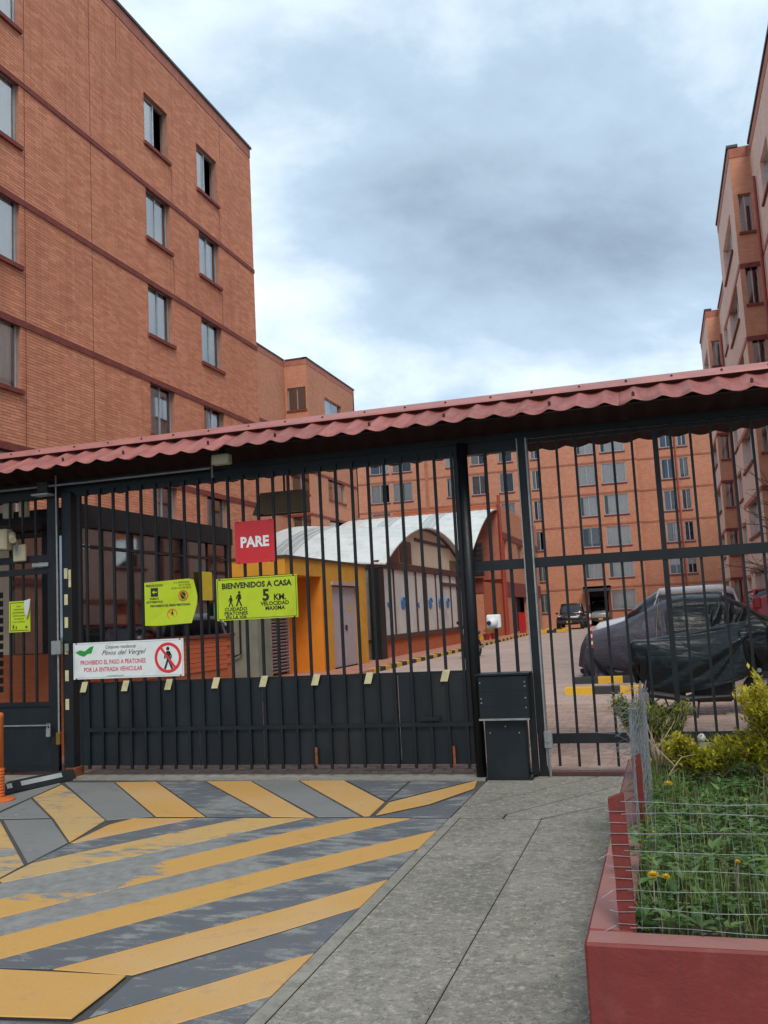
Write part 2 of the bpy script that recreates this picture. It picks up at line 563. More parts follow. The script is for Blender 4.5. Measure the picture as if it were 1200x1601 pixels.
def concrete(name, c, agg=True):
    m_, t, b = nodes_of(name)
    g = t.nodes.new('ShaderNodeNewGeometry').outputs['Position']
    big = noise_node(t, 0.9, 6, 0.62, g)
    mid = noise_node(t, 7.0, 6, 0.68, g)
    fine = noise_node(t, 70.0, 4, 0.7, g)
    dk = tuple(x * 0.52 for x in c[:3]) + (1,)
    lt = tuple(min(1, x * 1.35) for x in c[:3]) + (1,)
    x = mixrgb(t, ramp(t, big, 0.32, 0.68), tuple(x_ * 0.82 for x_ in c[:3]) + (1,), tuple(x_ * 1.12 for x_ in c[:3]) + (1,))
    x = mixrgb(t, ramp(t, mid, 0.46, 0.66, (0, 0, 0, 1), (0.75,) * 3 + (1,)), x, dk)
    x = mixrgb(t, ramp(t, fine, 0.5, 0.72, (0, 0, 0, 1), (0.8,) * 3 + (1,)), x, lt)
    moss = noise_node(t, 1.7, 5, 0.7, g)
    x = mixrgb(t, ramp(t, moss, 0.55, 0.75, (0, 0, 0, 1), (0.35,) * 3 + (1,)), x, (c[0] * 0.55, c[1] * 0.58, c[2] * 0.42, 1))
    hgt = fine
    if agg:
        # worn face: shallow pits and long trowel scratches, with a coarse scale of their own
        vo = t.nodes.new('ShaderNodeTexVoronoi')
        vo.inputs['Scale'].default_value = 38.0
        wv = noise_node(t, 16.0, 3, 0.6, g)
        mm = t.nodes.new('ShaderNodeVectorMath'); mm.operation = 'ADD'
        sc_ = t.nodes.new('ShaderNodeCombineXYZ')
        t.links.new(wv, sc_.inputs[0]); t.links.new(wv, sc_.inputs[1])
        mul = t.nodes.new('ShaderNodeVectorMath'); mul.operation = 'SCALE'; mul.inputs['Scale'].default_value = 0.12
        t.links.new(sc_.outputs[0], mul.inputs[0])
        t.links.new(g, mm.inputs[0]); t.links.new(mul.outputs[0], mm.inputs[1])
        t.links.new(mm.outputs[0], vo.inputs['Vector'])
        pit_ = ramp(t, vo.outputs['Distance'], 0.12, 0.42)
        pm = ramp(t, noise_node(t, 2.6, 5, 0.7, g), 0.42, 0.62)
        pk = t.nodes.new('ShaderNodeMix'); pk.data_type = 'FLOAT'
        t.links.new(pm, pk.inputs[0]); pk.inputs[2].default_value = 1.0
        t.links.new(pit_, pk.inputs[3])
        x = mixrgb(t, pk.outputs[0], dk, x)
        x = mixrgb(t, ramp(t, noise_node(t, 0.55, 7, 0.7, g, 1.2), 0.52, 0.66, (0, 0, 0, 1), (0.5,) * 3 + (1,)), x, tuple(q_ * .55 for q_ in c[:3]) + (1,))
        hgt = pk.outputs[0]
    if agg:
        sp_ = noise_node(t, 20.0, 6, 0.85, g)
        x = mixrgb(t, ramp(t, sp_, 0.52, 0.62, (0, 0, 0, 1), (0.8,) * 3 + (1,)), x, tuple(min(1, q_ * 1.75) for q_ in c[:3]) + (1,))
        x = mixrgb(t, ramp(t, noise_node(t, 27.0, 6, 0.85, g), 0.52, 0.62, (0, 0, 0, 1), (0.75,) * 3 + (1,)), x, tuple(q_ * .42 for q_ in c[:3]) + (1,))
    t.links.new(x, b.inputs['Base Color'])
    b.inputs['Roughness'].default_value = 0.88
    b.inputs['Specular IOR Level'].default_value = 0.25
    bn = bump(t, b, hgt, 0.55 if agg else 0.25, 0.006)
    if agg:
        b2 = t.nodes.new('ShaderNodeBump')
        b2.inputs['Strength'].default_value = 0.5
        b2.inputs['Distance'].default_value = 0.008
        t.links.new(mid, b2.inputs['Height'])
        t.links.new(b2.outputs[0], bn.inputs['Normal'])
    return m_


concrete('sidewalk_concrete', (0.265, 0.255, 0.215, 1))
concrete('kerb_concrete', (0.27, 0.26, 0.225, 1), False)
concrete('joint_dark', (0.040, 0.038, 0.035, 1), False)
concrete('joint_mid', (0.085, 0.083, 0.078, 1), False)
concrete('ground_grey', (0.16, 0.155, 0.145, 1), False)


def worn_paint(name, col, under, under2, wear_c=None, wear_r=1.0, base_wear=0.5, fresh=None):
    """paint over concrete, rubbed through in patches and along the wheel track centred at wear_c"""
    m_, t, b = nodes_of(name)
    g = t.nodes.new('ShaderNodeNewGeometry').outputs['Position']
    big = noise_node(t, 1.1, 6, 0.6, g)
    st = t.nodes.new('ShaderNodeMapping')
    st.inputs['Rotation'].default_value = (0, 0, -R(57))
    st.inputs['Scale'].default_value = (1.0, 2.9, 1.0)
    t.links.new(g, st.inputs['Vector'])
    streak = noise_node(t, 3.4, 8, 0.68, st.outputs[0])
    fine = noise_node(t, 60.0, 5, 0.7, g)
    w = t.nodes.new('ShaderNodeMath'); w.operation = 'MULTIPLY_ADD'
    t.links.new(streak, w.inputs[0]); w.inputs[1].default_value = 0.75
    wb = t.nodes.new('ShaderNodeMath'); wb.operation = 'MULTIPLY_ADD'
    t.links.new(big, wb.inputs[0]); wb.inputs[1].default_value = 0.55; wb.inputs[2].default_value = -0.22 + base_wear
    t.links.new(wb.outputs[0], w.inputs[2])
    val = w.outputs[0]
    if wear_c:
        dd_ = t.nodes.new('ShaderNodeVectorMath'); dd_.operation = 'DISTANCE'
        t.links.new(g, dd_.inputs[0]); dd_.inputs[1].default_value = wear_c
        mr = t.nodes.new('ShaderNodeMapRange')
        mr.inputs['From Min'].default_value = wear_r
        mr.inputs['From Max'].default_value = wear_r * 0.35
        mr.inputs['To Min'].default_value = 0.0
        mr.inputs['To Max'].default_value = 0.42
        t.links.new(dd_.outputs['Value'], mr.inputs['Value'])
        ad = t.nodes.new('ShaderNodeMath'); ad.operation = 'ADD'
        t.links.new(val, ad.inputs[0]); t.links.new(mr.outputs[0], ad.inputs[1])
        val = ad.outputs[0]
    f2 = t.nodes.new('ShaderNodeMath'); f2.operation = 'MULTIPLY_ADD'
    t.links.new(fine, f2.inputs[0]); f2.inputs[1].default_value = 0.16; t.links.new(val, f2.inputs[2])
    mask = ramp(t, f2.outputs[0], 0.86, 0.93)
    lay = ramp(t, noise_node(t, 0.8, 5, 0.6, g), 0.45, 0.6)
    c_ = mixrgb(t, lay, col, fresh or tuple(min(1, x * 1.12) for x in col[:3]) + (1,))
    u_ = mixrgb(t, ramp(t, noise_node(t, 9.0, 5, 0.7, g), 0.4, 0.65), under, under2)
    x = mixrgb(t, mask, c_, u_)
    x = mixrgb(t, ramp(t, noise_node(t, 3.2, 7, 0.75, g), 0.55, 0.8, (0, 0, 0, 1), (0.45,) * 3 + (1,)), x, (0.09, 0.085, 0.075, 1))
    sp = ramp(t, noise_node(t, 140.0, 2, 0.5, g), 0.62, 0.75, (0, 0, 0, 1), (0.5,) * 3 + (1,))
    x = mixrgb(t, sp, x, (0.07, 0.065, 0.06, 1))
    t.links.new(x, b.inputs['Base Color'])
    b.inputs['Roughness'].default_value = 0.72
    b.inputs['Specular IOR Level'].default_value = 0.35
    bn = bump(t, b, mask, -0.3, 0.003)
    b2 = t.nodes.new('ShaderNodeBump')
    b2.inputs['Strength'].default_value = 0.25
    b2.inputs['Distance'].default_value = 0.006
    t.links.new(fine, b2.inputs['Height'])
    t.links.new(b2.outputs[0], bn.inputs['Normal'])
    return m_


YEL, BLU = (0.55, 0.315, 0.095, 1), (0.112, 0.124, 0.138, 1)
CON, CON2 = (0.27, 0.275, 0.262, 1), (0.185, 0.19, 0.185, 1)
TRACK = (-3.75, 5.35, 0.0)
worn_paint('paint_yellow', YEL, CON, CON2, None, base_wear=0.16, fresh=(0.56, 0.35, 0.15, 1))
worn_paint('paint_yellow_worn', YEL, CON, CON2, TRACK, 0.75, base_wear=0.13, fresh=(0.56, 0.33, 0.09, 1))
worn_paint('paint_yellow_faded', (0.50, 0.34, 0.15, 1), CON, CON2, None, base_wear=0.33, fresh=(0.58, 0.36, 0.11, 1))
worn_paint('paint_blue', BLU, CON, CON2, None, base_wear=0.35)
worn_paint('paint_blue_worn', BLU, CON, CON2, TRACK, 1.25, base_wear=0.36)
worn_paint('paint_grey', (0.20, 0.205, 0.20, 1), (0.14, 0.15, 0.16, 1), CON, None, base_wear=0.30)
worn_paint('stop_yellow', (0.62, 0.36, 0.03, 1), CON, CON2, None, base_wear=0.15)
worn_paint('stop_black', (0.03, 0.032, 0.035, 1), CON, CON2, None, base_wear=0.2)
tinted('paver', (0.36, 0.25, 0.205, 1), (0.48, 0.36, 0.30, 1), mott=14.0, stain=(0.23, 0.17, 0.15, 1))
tinted('paver_single', (0.36, 0.25, 0.205, 1), (0.48, 0.36, 0.30, 1), obj_random=True, mott=14.0, stain=(0.23, 0.17, 0.15, 1))


def lot_mat():
    m_, t, b = nodes_of('lot_pavers')
    c = t.nodes.new('ShaderNodeTexCoord')
    br = t.nodes.new('ShaderNodeTexBrick')
    br.inputs['Scale'].default_value = 1.0
    br.inputs['Brick Width'].default_value = 0.22
    br.inputs['Row Height'].default_value = 0.11
    br.inputs['Mortar Size'].default_value = 0.006
    br.inputs['Color1'].default_value = (0.40, 0.28, 0.235, 1)
    br.inputs['Color2'].default_value = (0.49, 0.36, 0.305, 1)
    br.inputs['Mortar'].default_value = (0.17, 0.135, 0.12, 1)
    t.links.new(c.outputs['Object'], br.inputs['Vector'])
    big = noise_node(t, 0.22, 6, 0.65, c.outputs['Object'])
    x = mixrgb(t, ramp(t, big, 0.35, 0.68, (0, 0, 0, 1), (0.75,) * 3 + (1,)), br.outputs['Color'], (0.50, 0.40, 0.34, 1))
    x = mixrgb(t, ramp(t, noise_node(t, 1.3, 6, 0.7, c.outputs['Object']), 0.5, 0.75, (0, 0, 0, 1), (0.55,) * 3 + (1,)), x, (0.19, 0.15, 0.135, 1))
    t.links.new(x, b.inputs['Base Color'])
    b.inputs['Roughness'].default_value = 0.85
    bump(t, b, br.outputs['Fac'], -0.4, 0.01)


lot_mat()
simple('walk_red', srgb(176, 122, 104), 0.85, var=0.15, scale=2.5, bmp=0.1, dirt=srgb(120, 92, 80), dirt_scale=1.2)

# planter, plants
simple('planter_red', srgb(118, 43, 37), 0.62, var=0.14, scale=2.2, bmp=0.35, bscale=14, dirt=srgb(112, 44, 40), dirt_scale=3.5, dirt_amt=0.7)
def skylit_top(name, col, amt=0.6):  # upward faces coloured paler, in place of the sky's sheen on them
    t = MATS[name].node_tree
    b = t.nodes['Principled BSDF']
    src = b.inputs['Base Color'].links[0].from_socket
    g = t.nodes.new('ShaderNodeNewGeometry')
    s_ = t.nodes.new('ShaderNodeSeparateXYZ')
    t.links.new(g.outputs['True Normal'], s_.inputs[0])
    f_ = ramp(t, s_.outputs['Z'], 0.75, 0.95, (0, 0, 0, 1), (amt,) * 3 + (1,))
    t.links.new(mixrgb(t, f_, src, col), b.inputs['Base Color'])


def plaster_wear(name):
    """trowel ridges, runs of dirt and small chips down to the render"""
    t = MATS[name].node_tree
    b = t.nodes['Principled BSDF']
    src = b.inputs['Base Color'].links[0].from_socket
    g = t.nodes.new('ShaderNodeNewGeometry').outputs['Position']
    m1 = t.nodes.new('ShaderNodeMapping'); m1.inputs['Scale'].default_value = (16.0, 16.0, 1.1)
    t.links.new(g, m1.inputs['Vector'])
    runs = ramp(t, noise_node(t, 1.0, 6, 0.65, m1.outputs[0]), 0.52, 0.74, (0, 0, 0, 1), (0.45,) * 3 + (1,))
    x = mixrgb(t, runs, src, (0.085, 0.030, 0.026, 1))
    chips = ramp(t, noise_node(t, 30.0, 5, 0.75, g), 0.715, 0.735, (0, 0, 0, 1), (0.8,) * 3 + (1,))
    x = mixrgb(t, chips, x, (0.36, 0.26, 0.22, 1))
    pale = ramp(t, noise_node(t, 4.5, 6, 0.7, g), 0.52, 0.72, (0, 0, 0, 1), (0.35,) * 3 + (1,))
    x = mixrgb(t, pale, x, (0.27, 0.10, 0.085, 1))
    t.links.new(x, b.inputs['Base Color'])
    m2 = t.nodes.new('ShaderNodeMapping'); m2.inputs['Scale'].default_value = (3.0, 3.0, 4.5)
    t.links.new(g, m2.inputs['Vector'])
    bn = t.nodes.new('ShaderNodeBump')
    bn.inputs['Strength'].default_value = 0.45
    bn.inputs['Distance'].default_value = 0.012
    t.links.new(noise_node(t, 1.6, 7, 0.68, m2.outputs[0], 0.8), bn.inputs['Height'])
    old = b.inputs['Normal'].links[0].from_node
    t.links.new(bn.outputs[0], old.inputs['Normal'])


plaster_wear('planter_red')
skylit_top('planter_red', (0.34, 0.165, 0.145, 1), 0.8)  # skylight on the wall tops put into the colour
simple('post_red', srgb(112, 38, 31), 0.7, var=0.25, scale=9, bmp=0.3, bscale=40, dirt=srgb(86, 40, 34), dirt_scale=8, dirt_amt=0.7)
simple('wood_grey', srgb(116, 104, 84), 0.85, var=0.3, scale=18, bmp=0.4, bscale=60, stretch=(4, 4, 0.4))
simple('soil', (0.045, 0.034, 0.024, 1), 0.95, var=0.4, scale=25, bmp=0.6, bscale=50)
leafmat('grass', (0.05, 0.11, 0.02, 1), (0.21, 0.31, 0.08, 1))
leafmat('dry_grass', (0.20, 0.17, 0.08, 1), (0.34, 0.28, 0.15, 1))
leafmat('weed', (0.04, 0.10, 0.026, 1), (0.17, 0.28, 0.08, 1))
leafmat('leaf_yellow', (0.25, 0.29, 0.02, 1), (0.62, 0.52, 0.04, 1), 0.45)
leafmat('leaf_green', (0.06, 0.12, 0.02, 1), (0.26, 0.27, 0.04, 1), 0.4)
leafmat('leaf_tree', (0.04, 0.08, 0.02, 1), (0.12, 0.17, 0.04, 1), 0.3)
leafmat('petal', (0.75, 0.50, 0.02, 1), (0.85, 0.62, 0.03, 1), 0.2)
simple('puff', srgb(214, 210, 200), 0.95, var=0.1, scale=40)
simple('twig', srgb(150, 134, 110), 0.85, var=0.3, scale=30)
simple('bark', srgb(74, 58, 50), 0.9, var=0.3, scale=14, bmp=0.4)

# kiosk and hall
simple('ochre', srgb(206, 150, 44), 0.7, var=0.1, scale=1.6, bmp=0.06, dirt=srgb(170, 100, 24), dirt_scale=1.5, dirt_amt=0.5)
simple('orange_wall', srgb(212, 130, 30), 0.7, var=0.12, scale=1.6)
simple('grey_door', srgb(168, 160, 168), 0.5, var=0.08, scale=3)
simple('white_roof', srgb(214, 218, 214), 0.4, var=0.08, scale=1.2, metal=0.1, dirt=srgb(168, 170, 164), dirt_scale=1.5, dirt_amt=0.6)
simple('skylight', srgb(168, 174, 172), 0.3, var=0.08, scale=1.5)
simple('dark_brown', srgb(78, 46, 40), 0.6, var=0.2)
simple('maroon', srgb(112, 56, 46), 0.65, var=0.15, scale=4)
simple('cream', srgb(206, 188, 164), 0.7, var=0.08, scale=2)
simple('concrete_wall', srgb(120, 120, 108), 0.85, var=0.15, scale=3)
simple('black_cloth', (0.012, 0.012, 0.014, 1), 0.8)
simple('poster_yellow', srgb(206, 178, 40), 0.6, var=0.1)
simple('poster_green', srgb(90, 150, 110), 0.6, var=0.1)

# vehicles and small things
simple('cover_grey', srgb(68, 68, 78), 0.5, var=0.12, scale=3, spec=0.35, bmp=0.10, bscale=7)
simple('tarp_black', (0.0065, 0.0105, 0.012, 1), 0.34, var=0.3, scale=4, spec=0.40, bmp=0.0)
def crumple(name, scale=3.2, strength=0.6, dist=0.03, st_=(1.0, 1.0, 1.7)):
    """creases: ridged noise, so the folds are lines rather than lumps"""
    t = MATS[name].node_tree
    b = t.nodes['Principled BSDF']
    v = objvec(t, st_)
    hs = []
    for sc_, ds in ((scale, 0.6), (scale * 2.3, 1.0)):
        n_ = noise_node(t, sc_, 2, 0.45, v, ds)
        a = t.nodes.new('ShaderNodeMath'); a.operation = 'SUBTRACT'; a.inputs[1].default_value = 0.5
        t.links.new(n_, a.inputs[0])
        q = t.nodes.new('ShaderNodeMath'); q.operation = 'ABSOLUTE'
        t.links.new(a.outputs[0], q.inputs[0])
        r_ = t.nodes.new('ShaderNodeMath'); r_.operation = 'POWER'; r_.inputs[1].default_value = 0.6
        t.links.new(q.outputs[0], r_.inputs[0])
        hs.append(r_.outputs[0])
    ad = t.nodes.new('ShaderNodeMath'); ad.operation = 'MULTIPLY_ADD'; ad.inputs[1].default_value = 0.45
    t.links.new(hs[1], ad.inputs[0]); t.links.new(hs[0], ad.inputs[2])
    bump(t, b, ad.outputs[0], strength, dist)


crumple('tarp_black', 1.1, 0.42, 0.05, (0.75, 1.0, 2.6))
crumple('cover_grey', 1.6, 0.45, 0.05, (0.8, 1.0, 1.6))
simple('tyre', (0.012, 0.012, 0.012, 1), 0.85)
simple('rim', srgb(140, 142, 144), 0.35, metal=0.7)
simple('engine', (0.02, 0.02, 0.022, 1), 0.5, metal=0.3)
for nm, cc in (('car_black', (0.012, 0.014, 0.020, 1)), ('car_white', (0.72, 0.74, 0.75, 1)), ('car_red', (0.42, 0.022, 0.028, 1)), ('car_silver', (0.36, 0.37, 0.38, 1)), ('moto_red', (0.25, 0.02, 0.02, 1))):
    simple(nm, cc, 0.25, var=0.05, spec=0.6)
simple('car_glass', (0.02, 0.024, 0.028, 1), 0.06, spec=0.8)
simple('headlamp', srgb(214, 214, 200), 0.15)
simple('plastic_black', (0.02, 0.02, 0.022, 1), 0.55)
simple('plate_yellow', srgb(214, 166, 30), 0.5)
simple('pole_red', srgb(190, 36, 48), 0.5)
simple('pole_white', srgb(216, 212, 206), 0.5)
simple('cone_orange', srgb(206, 106, 48), 0.55, var=0.14, scale=7, bmp=0.05, dirt=srgb(140, 84, 50), dirt_scale=3, dirt_amt=0.6)
simple('rubber', (0.016, 0.017, 0.020, 1), 0.7, var=0.3, bmp=0.2)
simple('reflect', srgb(170, 174, 174), 0.4, var=0.15)

# ================================================================== GROUND
structure(MB().box(-900, 900, -300, 1500, -0.4, -0.06).build('ground', 'ground_grey'))
lot = structure(MB().box(-8.2, 40, 9.2, 76, -0.05, 0.0).build('parking_lot', 'lot_pavers'))
structure(MB().box(-40, -8.2, 9.2, 110, -0.05, -0.003).build('inner_yard', 'lot_pavers'))
apron = structure(MB().box(-14, -1.761, -6, 8.86, -0.055, -0.009).build('driveway', 'joint_mid'))
sill = structure(MB().box(-14, -1.70, 8.865, 9.195, -0.05, 0.004).build('gate_threshold', 'kerb_concrete'))
structure(MB().box(-1.695, 12, 9.085, 9.195, -0.05, 0.035).build('fence_kerb', 'dark_brown'))


def shrink(poly, d):
    """inset a convex-ish polygon by d"""
    n = len(poly)
    area = sum(poly[i][0] * poly[(i + 1) % n][1] - poly[(i + 1) % n][0] * poly[i][1] for i in range(n)) / 2
    if area < 0:
        poly = poly[::-1]
    out_ = []
    for i in range(n):
        p0, p1, p2 = Vector(poly[i - 1]), Vector(poly[i]), Vector(poly[(i + 1) % n])
        a, b = (p1 - p0), (p2 - p1)
        if a.length < 1e-6 or b.length < 1e-6:
            out_.append(tuple(p1))
            continue
        a.normalize(); b.normalize()
        na, nb = Vector((-a.y, a.x)), Vector((-b.y, b.x))
        h = na + nb
        q = max(0.35, 1 + na.dot(nb))
        out_.append(tuple(p1 + h * (d / q)))
    return out_


def slab(poly, mat, parent, name='slab', top=0.0, inset=0.0035, thick=0.035):
    p = shrink([tuple(q) for q in poly], inset)
    p2 = shrink(p, 0.004)
    n = len(p)
    o = MB()
    z0, z1 = top - thick, top
    # small arris round the top edge
    o.add([(x, y, z0) for x, y in p] + [(x, y, z1 - 0.004) for x, y in p] + [(x, y, z1) for x, y in p2],
          [(i, (i + 1) % n, n + (i + 1) % n, n + i) for i in range(n)] + [(n + i, n + (i + 1) % n, 2 * n + (i + 1) % n, 2 * n + i) for i in range(n)] + [tuple(range(2 * n, 3 * n))])
    ob = o.build(name, mat, parent)
    ob.data.materials.append(MATS['joint_dark'])      # the sides take the dark joint colour
    for q in range(n):
        ob.data.polygons[q].material_index = 1
    return ob


UP = [
    ('paint_yellow_faded', [(-6.15, 7.9), (-6.3, 8.57), (-5.9, 8.2), (-4.71, 7.0), (-4.53, 6.25), (-5.25, 7.02)]),
    ('paint_grey', [(-6.36, 8.69), (-5.75, 8.71), (-4.34, 7.16), (-4.64, 7.02), (-4.7, 6.99)]),
    ('paint_yellow', [(-5.74, 8.71), (-5.27, 8.75), (-3.85, 7.17), (-4.32, 7.15)]),
    ('paint_blue', [(-5.25, 8.75), (-4.72, 8.78), (-3.29, 7.21), (-3.84, 7.17)]),
    ('paint_yellow', [(-4.7, 8.78), (-4.2, 8.8), (-2.87, 7.2), (-3.27, 7.21)]),
    ('paint_grey', [(-4.19, 8.8), (-3.69, 8.82), (-2.5, 7.26), (-2.86, 7.22)]),
    ('paint_yellow', [(-3.67, 8.82), (-3.2, 8.84), (-2.47, 7.84), (-2.43, 7.29), (-2.48, 7.27)]),
    ('paint_blue', [(-3.18, 8.84), (-2.52, 8.84), (-2.47, 7.87)]),
    ('paint_blue', [(-2.5, 8.84), (-1.9, 8.84), (-2.45, 7.86)]),
    ('paint_yellow', [(-1.85, 8.85), (-1.8, 8.46), (-2.05, 7.76), (-2.39, 7.3), (-2.43, 7.81)]),
    ('paint_blue', [(-1.79, 8.4), (-1.79, 7.27), (-2.36, 7.26), (-2.03, 7.7)]),
    ('paint_grey', [(-5.71, 6.94), (-5.26, 7.01), (-4.54, 6.25), (-4.45, 5.66)]),
    ('paint_yellow_faded', [(-5.81, 6.83), (-5.72, 6.92), (-4.46, 5.64), (-4.40, 5.30), (-4.75, 5.5)]),
    ('paint_grey', [(-5.9, 6.97), (-6.12, 7.84), (-5.3, 7.05), (-5.73, 6.98)]),
    ('paint_grey', [(-6.6, 7.6), (-6.4, 8.68), (-6.33, 8.6), (-6.17, 7.9), (-5.95, 6.95), (-6.3, 6.7)]),
]
ST = [
    ('paint_yellow', [(-4.52, 6.24), (-4.58, 6.84), (-4.50, 7.09), (-3.92, 7.13), (-4.46, 6.25)]),
    ('paint_blue', [(-4.50, 6.18), (-3.90, 7.13), (-3.50, 7.15), (-4.29, 5.95), (-4.44, 5.70)]),
    ('paint_yellow_faded', [(-4.43, 5.67), (-4.28, 5.94), (-3.49, 7.15), (-2.94, 7.17), (-3.82, 5.81), (-4.30, 5.21), (-4.37, 5.26)]),
    ('paint_blue_worn', [(-4.37, 5.13), (-4.30, 5.21), (-3.82, 5.81), (-2.94, 7.17), (-2.54, 7.21), (-2.90, 6.70), (-4.05, 4.90), (-4.11, 4.82)]),
    ('paint_yellow_worn', [(-4.11, 4.82), (-4.05, 4.90), (-2.90, 6.70), (-2.54, 7.21), (-2.06, 7.22), (-2.72, 6.27), (-3.79, 4.58), (-3.85, 4.52)]),
    ('paint_blue_worn', [(-3.85, 4.52), (-3.79, 4.58), (-2.72, 6.27), (-2.06, 7.22), (-1.79, 7.23), (-1.79, 6.85), (-2.54, 5.83), (-3.57, 4.31), (-3.61, 4.24)]),
    ('paint_yellow_worn', [(-3.61, 4.24), (-3.57, 4.31), (-2.54, 5.83), (-1.79, 6.85), (-1.785, 6.31), (-2.38, 5.46), (-3.32, 4.02), (-3.37, 3.96)]),
    ('paint_blue', [(-3.37, 3.96), (-3.32, 4.02), (-2.38, 5.46), (-1.785, 6.31), (-1.78, 5.58), (-2.18, 4.98), (-2.97, 3.935), (-3.32, 3.90)]),
    ('paint_yellow', [(-2.97, 3.935), (-2.18, 4.98), (-1.78, 5.58), (-1.755, 5.04), (-2.03, 4.63), (-2.52, 3.935)]),
    ('paint_blue', [(-2.505, 3.90), (-2.03, 4.61), (-1.755, 5.03), (-1.755, 4.34), (-1.86, 4.23), (-2.45, 3.48)]),
    ('paint_yellow', [(-2.47, 3.44), (-1.86, 4.23), (-1.755, 4.34), (-1.755, 3.83), (-2.05, 3.49), (-2.5, 2.95), (-2.85, 2.95)]),
    ('paint_blue', [(-2.05, 3.49), (-1.755, 3.83), (-1.75, 2.6), (-2.6, 2.6)]),
    ('paint_blue', [(-3.34, 3.37), (-2.83, 3.40), (-2.49, 3.42), (-2.87, 2.93), (-3.3, 2.9)]),
]
for i, (mt, pl) in enumerate(UP + ST):
    pl = [(-1.7605 if -1.80 < px_ else px_, py_) for px_, py_ in pl]
    slab(pl, mt, apron, top=random.uniform(-0.0015, 0.0015), inset=0.0042)
# the lifted end of the ramp slab near the street, with a dark open edge
slab([(-3.5, 3.87), (-2.535, 3.915), (-2.52, 3.78), (-2.50, 3.45), (-2.83, 3.415), (-3.5, 3.38)], 'paint_yellow', apron, top=0.007, inset=0.003, thick=0.03)
for pl in ([(-9, 8.84), (-6.62, 8.84), (-6.62, 7.5), (-9, 7.5)], [(-9, 7.48), (-6.62, 7.48), (-6.3, 6.66), (-5.85, 6.8), (-4.8, 5.45), (-9, 5.45)], [(-9, 5.43), (-4.8, 5.43), (-4.42, 5.15), (-3.5, 3.9), (-9, 3.9)], [(-9, 3.88), (-3.52, 3.88), (-3.52, 1.0), (-9, 1.0)]):
    slab(pl, 'paint_grey', apron)

walk = structure(MB().box(-1.76, 11.9, -5.9, 9.07, -0.055, -0.012).build('sidewalk', 'joint_mid'))
YS = [2.6, 3.9, 5.1, 6.2, 7.25]
for a, b in zip(YS[:-1], YS[1:]):
    slab([(-1.7595, a), (-1.677, a), (-1.677, b), (-1.7595, b)], 'kerb_concrete', walk, 'kerb_slab', 0.002, 0.002)
for a, b in ((0.2, 2.6), (2.6, 4.85), (4.85, 7.24)):
    slab([(-1.677, a), (-1.037, a), (-1.037, b), (-1.677, b)], 'sidewalk_concrete', walk, inset=0.0028)
dg = [0.3, 1.6, 2.7, 3.75, 4.82, 5.72, 6.55, 7.24]
for a, b in zip(dg[:-1], dg[1:]):
    slab([(-1.037, a), (-0.3, a + .62), (-0.3, b + .62), (-1.037, b)], 'sidewalk_concrete', walk, inset=0.0028)
# diagonal slabs in front of the fence
slab([(-1.755, 7.26), (-1.34, 7.26), (-1.34, 7.41), (-0.62, 8.48), (-0.30, 8.95), (-0.30, 9.06), (-0.73, 9.06), (-1.755, 7.62)], 'sidewalk_concrete', walk, inset=0.0035)
slab([(-1.755, 7.64), (-0.745, 9.06), (-1.755, 9.06)], 'sidewalk_concrete', walk, inset=0.0035)
slab([(-1.33, 7.26), (-1.06, 7.26), (-0.3, 8.1), (-0.3, 8.93), (-1.33, 7.40)], 'sidewalk_concrete', walk, inset=0.0035)
slab([(-1.03, 7.26), (-0.3, 7.88), (-0.3, 8.08)], 'sidewalk_concrete', walk, inset=0.0035)
slab([(-0.29, 7.3), (11.8, 7.3), (11.8, 9.06), (-0.29, 9.06)], 'sidewalk_concrete', walk)
slab([(-1.755, -5.8), (11.8, -5.8), (11.8, 0.18), (-1.755, 0.18)], 'sidewalk_concrete', walk)
slab([(-0.29, 0.2), (11.8, 0.2), (11.8, 3.3), (-0.29, 3.3)], 'sidewalk_concrete', walk)


def rings_piece(w, h, d, b=0.006):
    return MB().chbox(-w / 2, w / 2, -d / 2, d / 2, -h / 2, h / 2, b)


# pavers just inside the gate: the nearest ones one by one, the others joined
pv = []
row = 0
y = 9.22
while y < 15.5:
    x = -7.9 + (0.11 if row % 2 else 0)
    while x < 3.6:
        pv.append((x + 0.105, y + 0.05))
        x += 0.22
    y += 0.112
    row += 1


def paver_score(p):
    # how large it shows: near, and in the strips seen under the gate and right of the motor box
    d = math.hypot(p[0], p[1])
    if p[1] > 9.9 and p[0] < -1.2:
        d += 20
    if p[0] > 0.3 or p[0] < -6.5:
        d += 20
    return d


pv.sort(key=paver_score)
pm = rings_piece(0.208, 0.05, 0.1, 0.008).build('paver', 'paver_single', lot)
pm.location = (pv[0][0], pv[0][1], -0.012)
for p in pv[1:300]:
    copy_piece(pm, lot, (p[0], p[1], -0.013 + random.uniform(-.003, .003)), (random.uniform(-.02, .02), random.uniform(-.02, .02), random.uniform(-.03, .03)))
mb = MB()
for p in pv[300:]:
    z = 0.012 + random.uniform(-.003, .003)
    x, y = p
    a, b = 0.104, 0.05
    mb.add([(x - a, y - b, -.02), (x + a, y - b, -.02), (x + a, y + b, -.02), (x - a, y + b, -.02), (x - a + .007, y - b + .007, z), (x + a - .007, y - b + .007, z), (x + a - .007, y + b - .007, z), (x - a + .007, y + b - .007, z)],
           [(4, 5, 6, 7), (0, 1, 5, 4), (1, 2, 6, 5), (2, 3, 7, 6), (3, 0, 4, 7)], random.random())
stuff(mb.build('paver_field', 'paver', lot))

